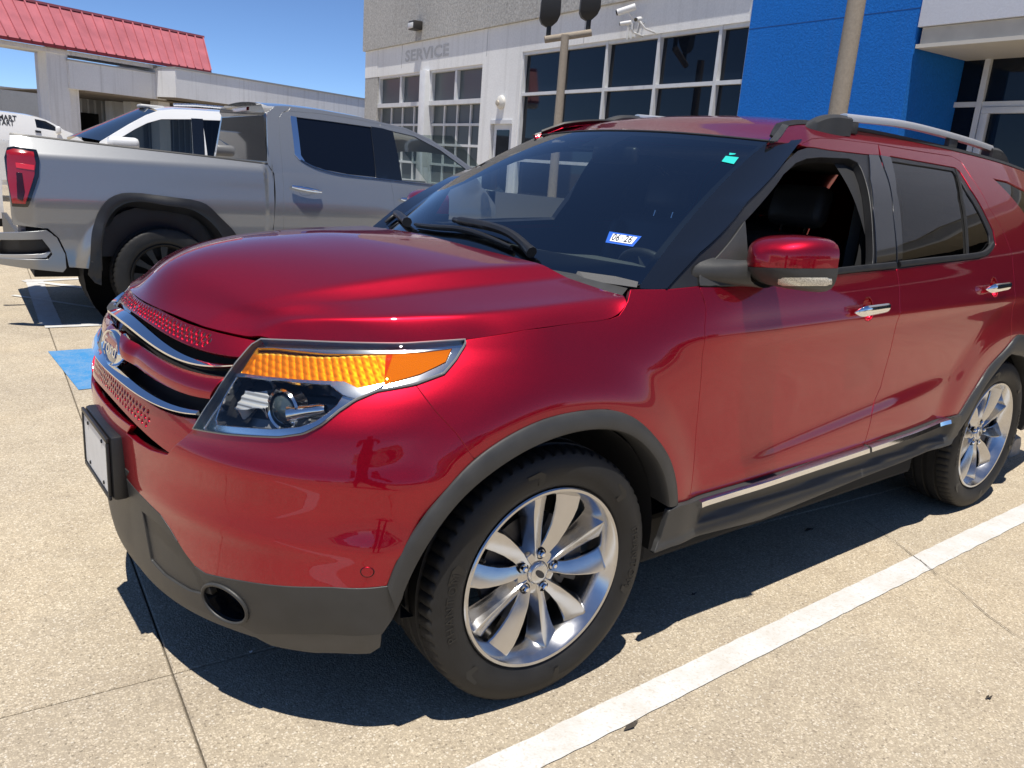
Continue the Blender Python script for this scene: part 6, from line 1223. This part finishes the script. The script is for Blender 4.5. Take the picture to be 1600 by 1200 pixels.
# --- white van with lettering
VK = Side((0, -18.0, 0), (-1, .06), lambda u, v: -.18 * np.clip(np.asarray(v, float) - 1.2, 0, 1)**1.5 + 0 * np.asarray(u, float)); vt = VK.tr; VAN = root('cargo_van', VK.at(-.2, -.8, 0), 'small white cargo van with black lettering parked at the far left', 'van')
vp = lambda n, L, m, **k: put(panel(n, VK, vt(L) if not isinstance(L, np.ndarray) else L, m, **k), VAN)
vtop = vt([(-14, 174), (0, 174.5), (41, 180), (60, 184), (75, 189), (90, 197), (101, 204), (114, 209)]); vb = np.array([(vtop[-1][0] + .25, 1.32), (vtop[-1][0] + .42, 1.05), (vtop[-1][0] + .45, .45), (vtop[0][0] - 2.3, .45), (vtop[0][0] - 2.3, 1.6), (vtop[0][0] - 2.1, vtop[0][1] - .01)])
vg = vt([(54, 185.6), (71, 189), (84, 196), (97, 207), (57, 199.5)]); vp('body_side', np.vstack([vtop, vb]), WHT, h=.08, gap=0, t=.03, holes=[vg]); vp('window_glass', vg, GLD, h=.1, gap=-.01, t=0, off=-.01)
vp('door_handle', [(55, 203.5), (64, 205), (64, 208), (55, 206.5)], BLKP, h=.05, gap=0, t=.02, off=.02)
V = []; us = np.linspace(vtop[0][0] - 2.2, vtop[-1][0] + .4, 24)
for u in us:
    zt = float(np.interp(u, np.r_[vb[-1][0], vtop[:, 0], vb[0][0], vb[1][0]], np.r_[vb[-1][1], vtop[:, 1], vb[0][1], vb[1][1]])); o = float(VK.b(u, zt))
    for s in np.linspace(0, 1, 7): V.append(VK.at(u, o + s * (-1.7 - 2 * o), zt + .04 * math.sin(math.pi * s)**.7))
put(MB().add(V, [(i * 7 + k, i * 7 + k + 1, (i + 1) * 7 + k + 1, (i + 1) * 7 + k) for i in range(23) for k in range(6)]).build('roof', WHT, smooth=True), VAN)
put(MB().add([VK.at(u, n, z) for u in (vtop[0][0] - 2.2, vtop[-1][0] + .4) for n in (-.05, -1.65) for z in (.35, 1.2)], [(0, 1, 3, 2), (4, 6, 7, 5), (0, 4, 5, 1), (2, 3, 7, 6), (1, 5, 7, 3), (0, 2, 6, 4)]).build('lower_body', WHT), VAN)
for u in (vtop[0][0] - 1.5, vtop[-1][0] - .35): simple_wheel(VAN, VK, u, .32, -.12, .2, .6, ALU)
def vtext(body, px0, px1, py, hpx, sx=None):
    a = vt([(px0, py)])[0]; b = vt([(px1, py + (px1 - px0) * .09)])[0]; V, F = text_geo(body, 1, 0, 3, 1.0, .022); w = V[:, 0].max() - V[:, 0].min(); hgt = V[:, 1].max() - V[:, 1].min(); z0_, z1_ = vt([(px0, py - hpx / 2)])[0][1], vt([(px0, py + hpx / 2)])[0][1]; k = (z0_ - z1_) / hgt
    uv = np.stack([a[0] + (V[:, 0] - V[:, 0].min()) / w * (b[0] - a[0]), a[1] + (b[1] - a[1]) * (V[:, 0] - V[:, 0].min()) / w + V[:, 1] * k], 1); return put(mk('van_lettering', VK.P(uv, .006), F, P('decal_black', (.012, .012, .012), .5)), VAN)
vtext('SMART', -8, 26, 182.5, 8.5); vtext('START', -8, 22, 190.5, 8.5)
me_ = vt([(86, 203)])[0]; put(MB().box((0, 0, -.08), (.1, .12, .08), .03, lambda p: VK.at(me_[0] + p[0], p[1], me_[1] + p[2])).build('door_mirror', WHT, auto=50), VAN)
# --- vehicles and a shop row behind the photographer: they only show in the paint and glass
def clone(src, x, y, rz, lab, cat, grp):
    c = copy_tree(src); tag(c, lab, cat, grp); o = src.matrix_world.translation
    c.matrix_world = Matrix.Translation((x, y, 0)) @ Matrix.Rotation(rz, 4, 'Z'); return c
clone(WSV, -1.0, 9.4, R_(180 - 50), 'white SUV parked behind the photographer, reflected in the red doors', 'suv', 'vehicles reflected in the paintwork')
clone(TRK, -7.5, 9.8, R_(180 - 50), 'silver pickup truck parked behind the photographer, reflected in the rear door', 'pickup truck', 'vehicles reflected in the paintwork')
clone(VAN, 5.2, 8.8, R_(180 - 60), 'white van parked behind the photographer, reflected in the bumper', 'van', 'vehicles reflected in the paintwork')
SHOP = empty('shop_row', (0, 24, 0)); tag(SHOP, 'long tan shop building across the lot, reflected in the rear window', 'building')
put(bx('wall', (-40, 24, 0), (25, 32, 4.6), stucco('shop_tan', (.36, .31, .25), 8, .06, .1, .2)), SHOP); put(bx('awning', (-40, 21.2, 3.0), (25, 23.99, 3.5), P('awning_white', (.7, .7, .68), .6)), SHOP)
for k in range(14): put(bx('awning_post', (-38 + k * 4.6, 21.4, 0), (-37.7 + k * 4.6, 21.7, 3.0), ALW), SHOP)
for k in range(13): put(bx('shop_window', (-37 + k * 4.6, 23.93, .6), (-34 + k * 4.6, 23.995, 2.7), DGL), SHOP)

# --- the photographer, seen only as a dark reflection in the bumper
def person(loc, face):
    J = [(0, 0, .98), (0, .01, 1.12), (0, .015, 1.28), (0, .0, 1.43), (0, .0, 1.52), (0, .015, 1.60), (0, .02, 1.70), (0, .01, 1.76),
         (.10, 0, .93), (.115, .02, .50), (.12, -.02, .09), (.125, .12, .035), (-.10, 0, .93), (-.115, .02, .50), (-.12, -.02, .09), (-.125, .12, .035),
         (.19, .0, 1.41), (.25, .08, 1.16), (.10, .30, 1.34), (.05, .36, 1.42), (-.19, .0, 1.41), (-.25, .08, 1.16), (-.10, .30, 1.34), (-.05, .36, 1.42)]
    E = [(0, 1), (1, 2), (2, 3), (3, 4), (4, 5), (5, 6), (6, 7), (0, 8), (8, 9), (9, 10), (10, 11), (0, 12), (12, 13), (13, 14), (14, 15), (3, 16), (16, 17), (17, 18), (18, 19), (3, 20), (20, 21), (21, 22), (22, 23)]
    Rr = [.15, .135, .15, .12, .055, .085, .095, .06, .10, .065, .045, .04, .10, .065, .045, .04, .07, .05, .036, .035, .07, .05, .036, .035]
    me = bpy.data.meshes.new('person'); me.from_pydata(J, E, []); o = link(bpy.data.objects.new('person', me)); o.modifiers.new('skin', 'SKIN'); o.modifiers.new('sub', 'SUBSURF').render_levels = 2
    for v, r in zip(me.skin_vertices[0].data, Rr): v.radius = (r, r * .85); 
    me.skin_vertices[0].data[0].use_root = True; me.materials.append(P('dark_clothing', (.02, .021, .026), .8)); o.location = loc; o.rotation_euler.z = face
    for q in me.polygons: q.use_smooth = True
    return tag(o, 'person in dark clothes taking the picture, reflected in the red bumper', 'person')
f_ = -CR[2] * 0 + CR[2]; f_ = f_[:2] / np.linalg.norm(f_[:2]); pp = CAMP[:2] - f_ * .46; person((pp[0], pp[1], 0), math.atan2(-f_[0], f_[1]))
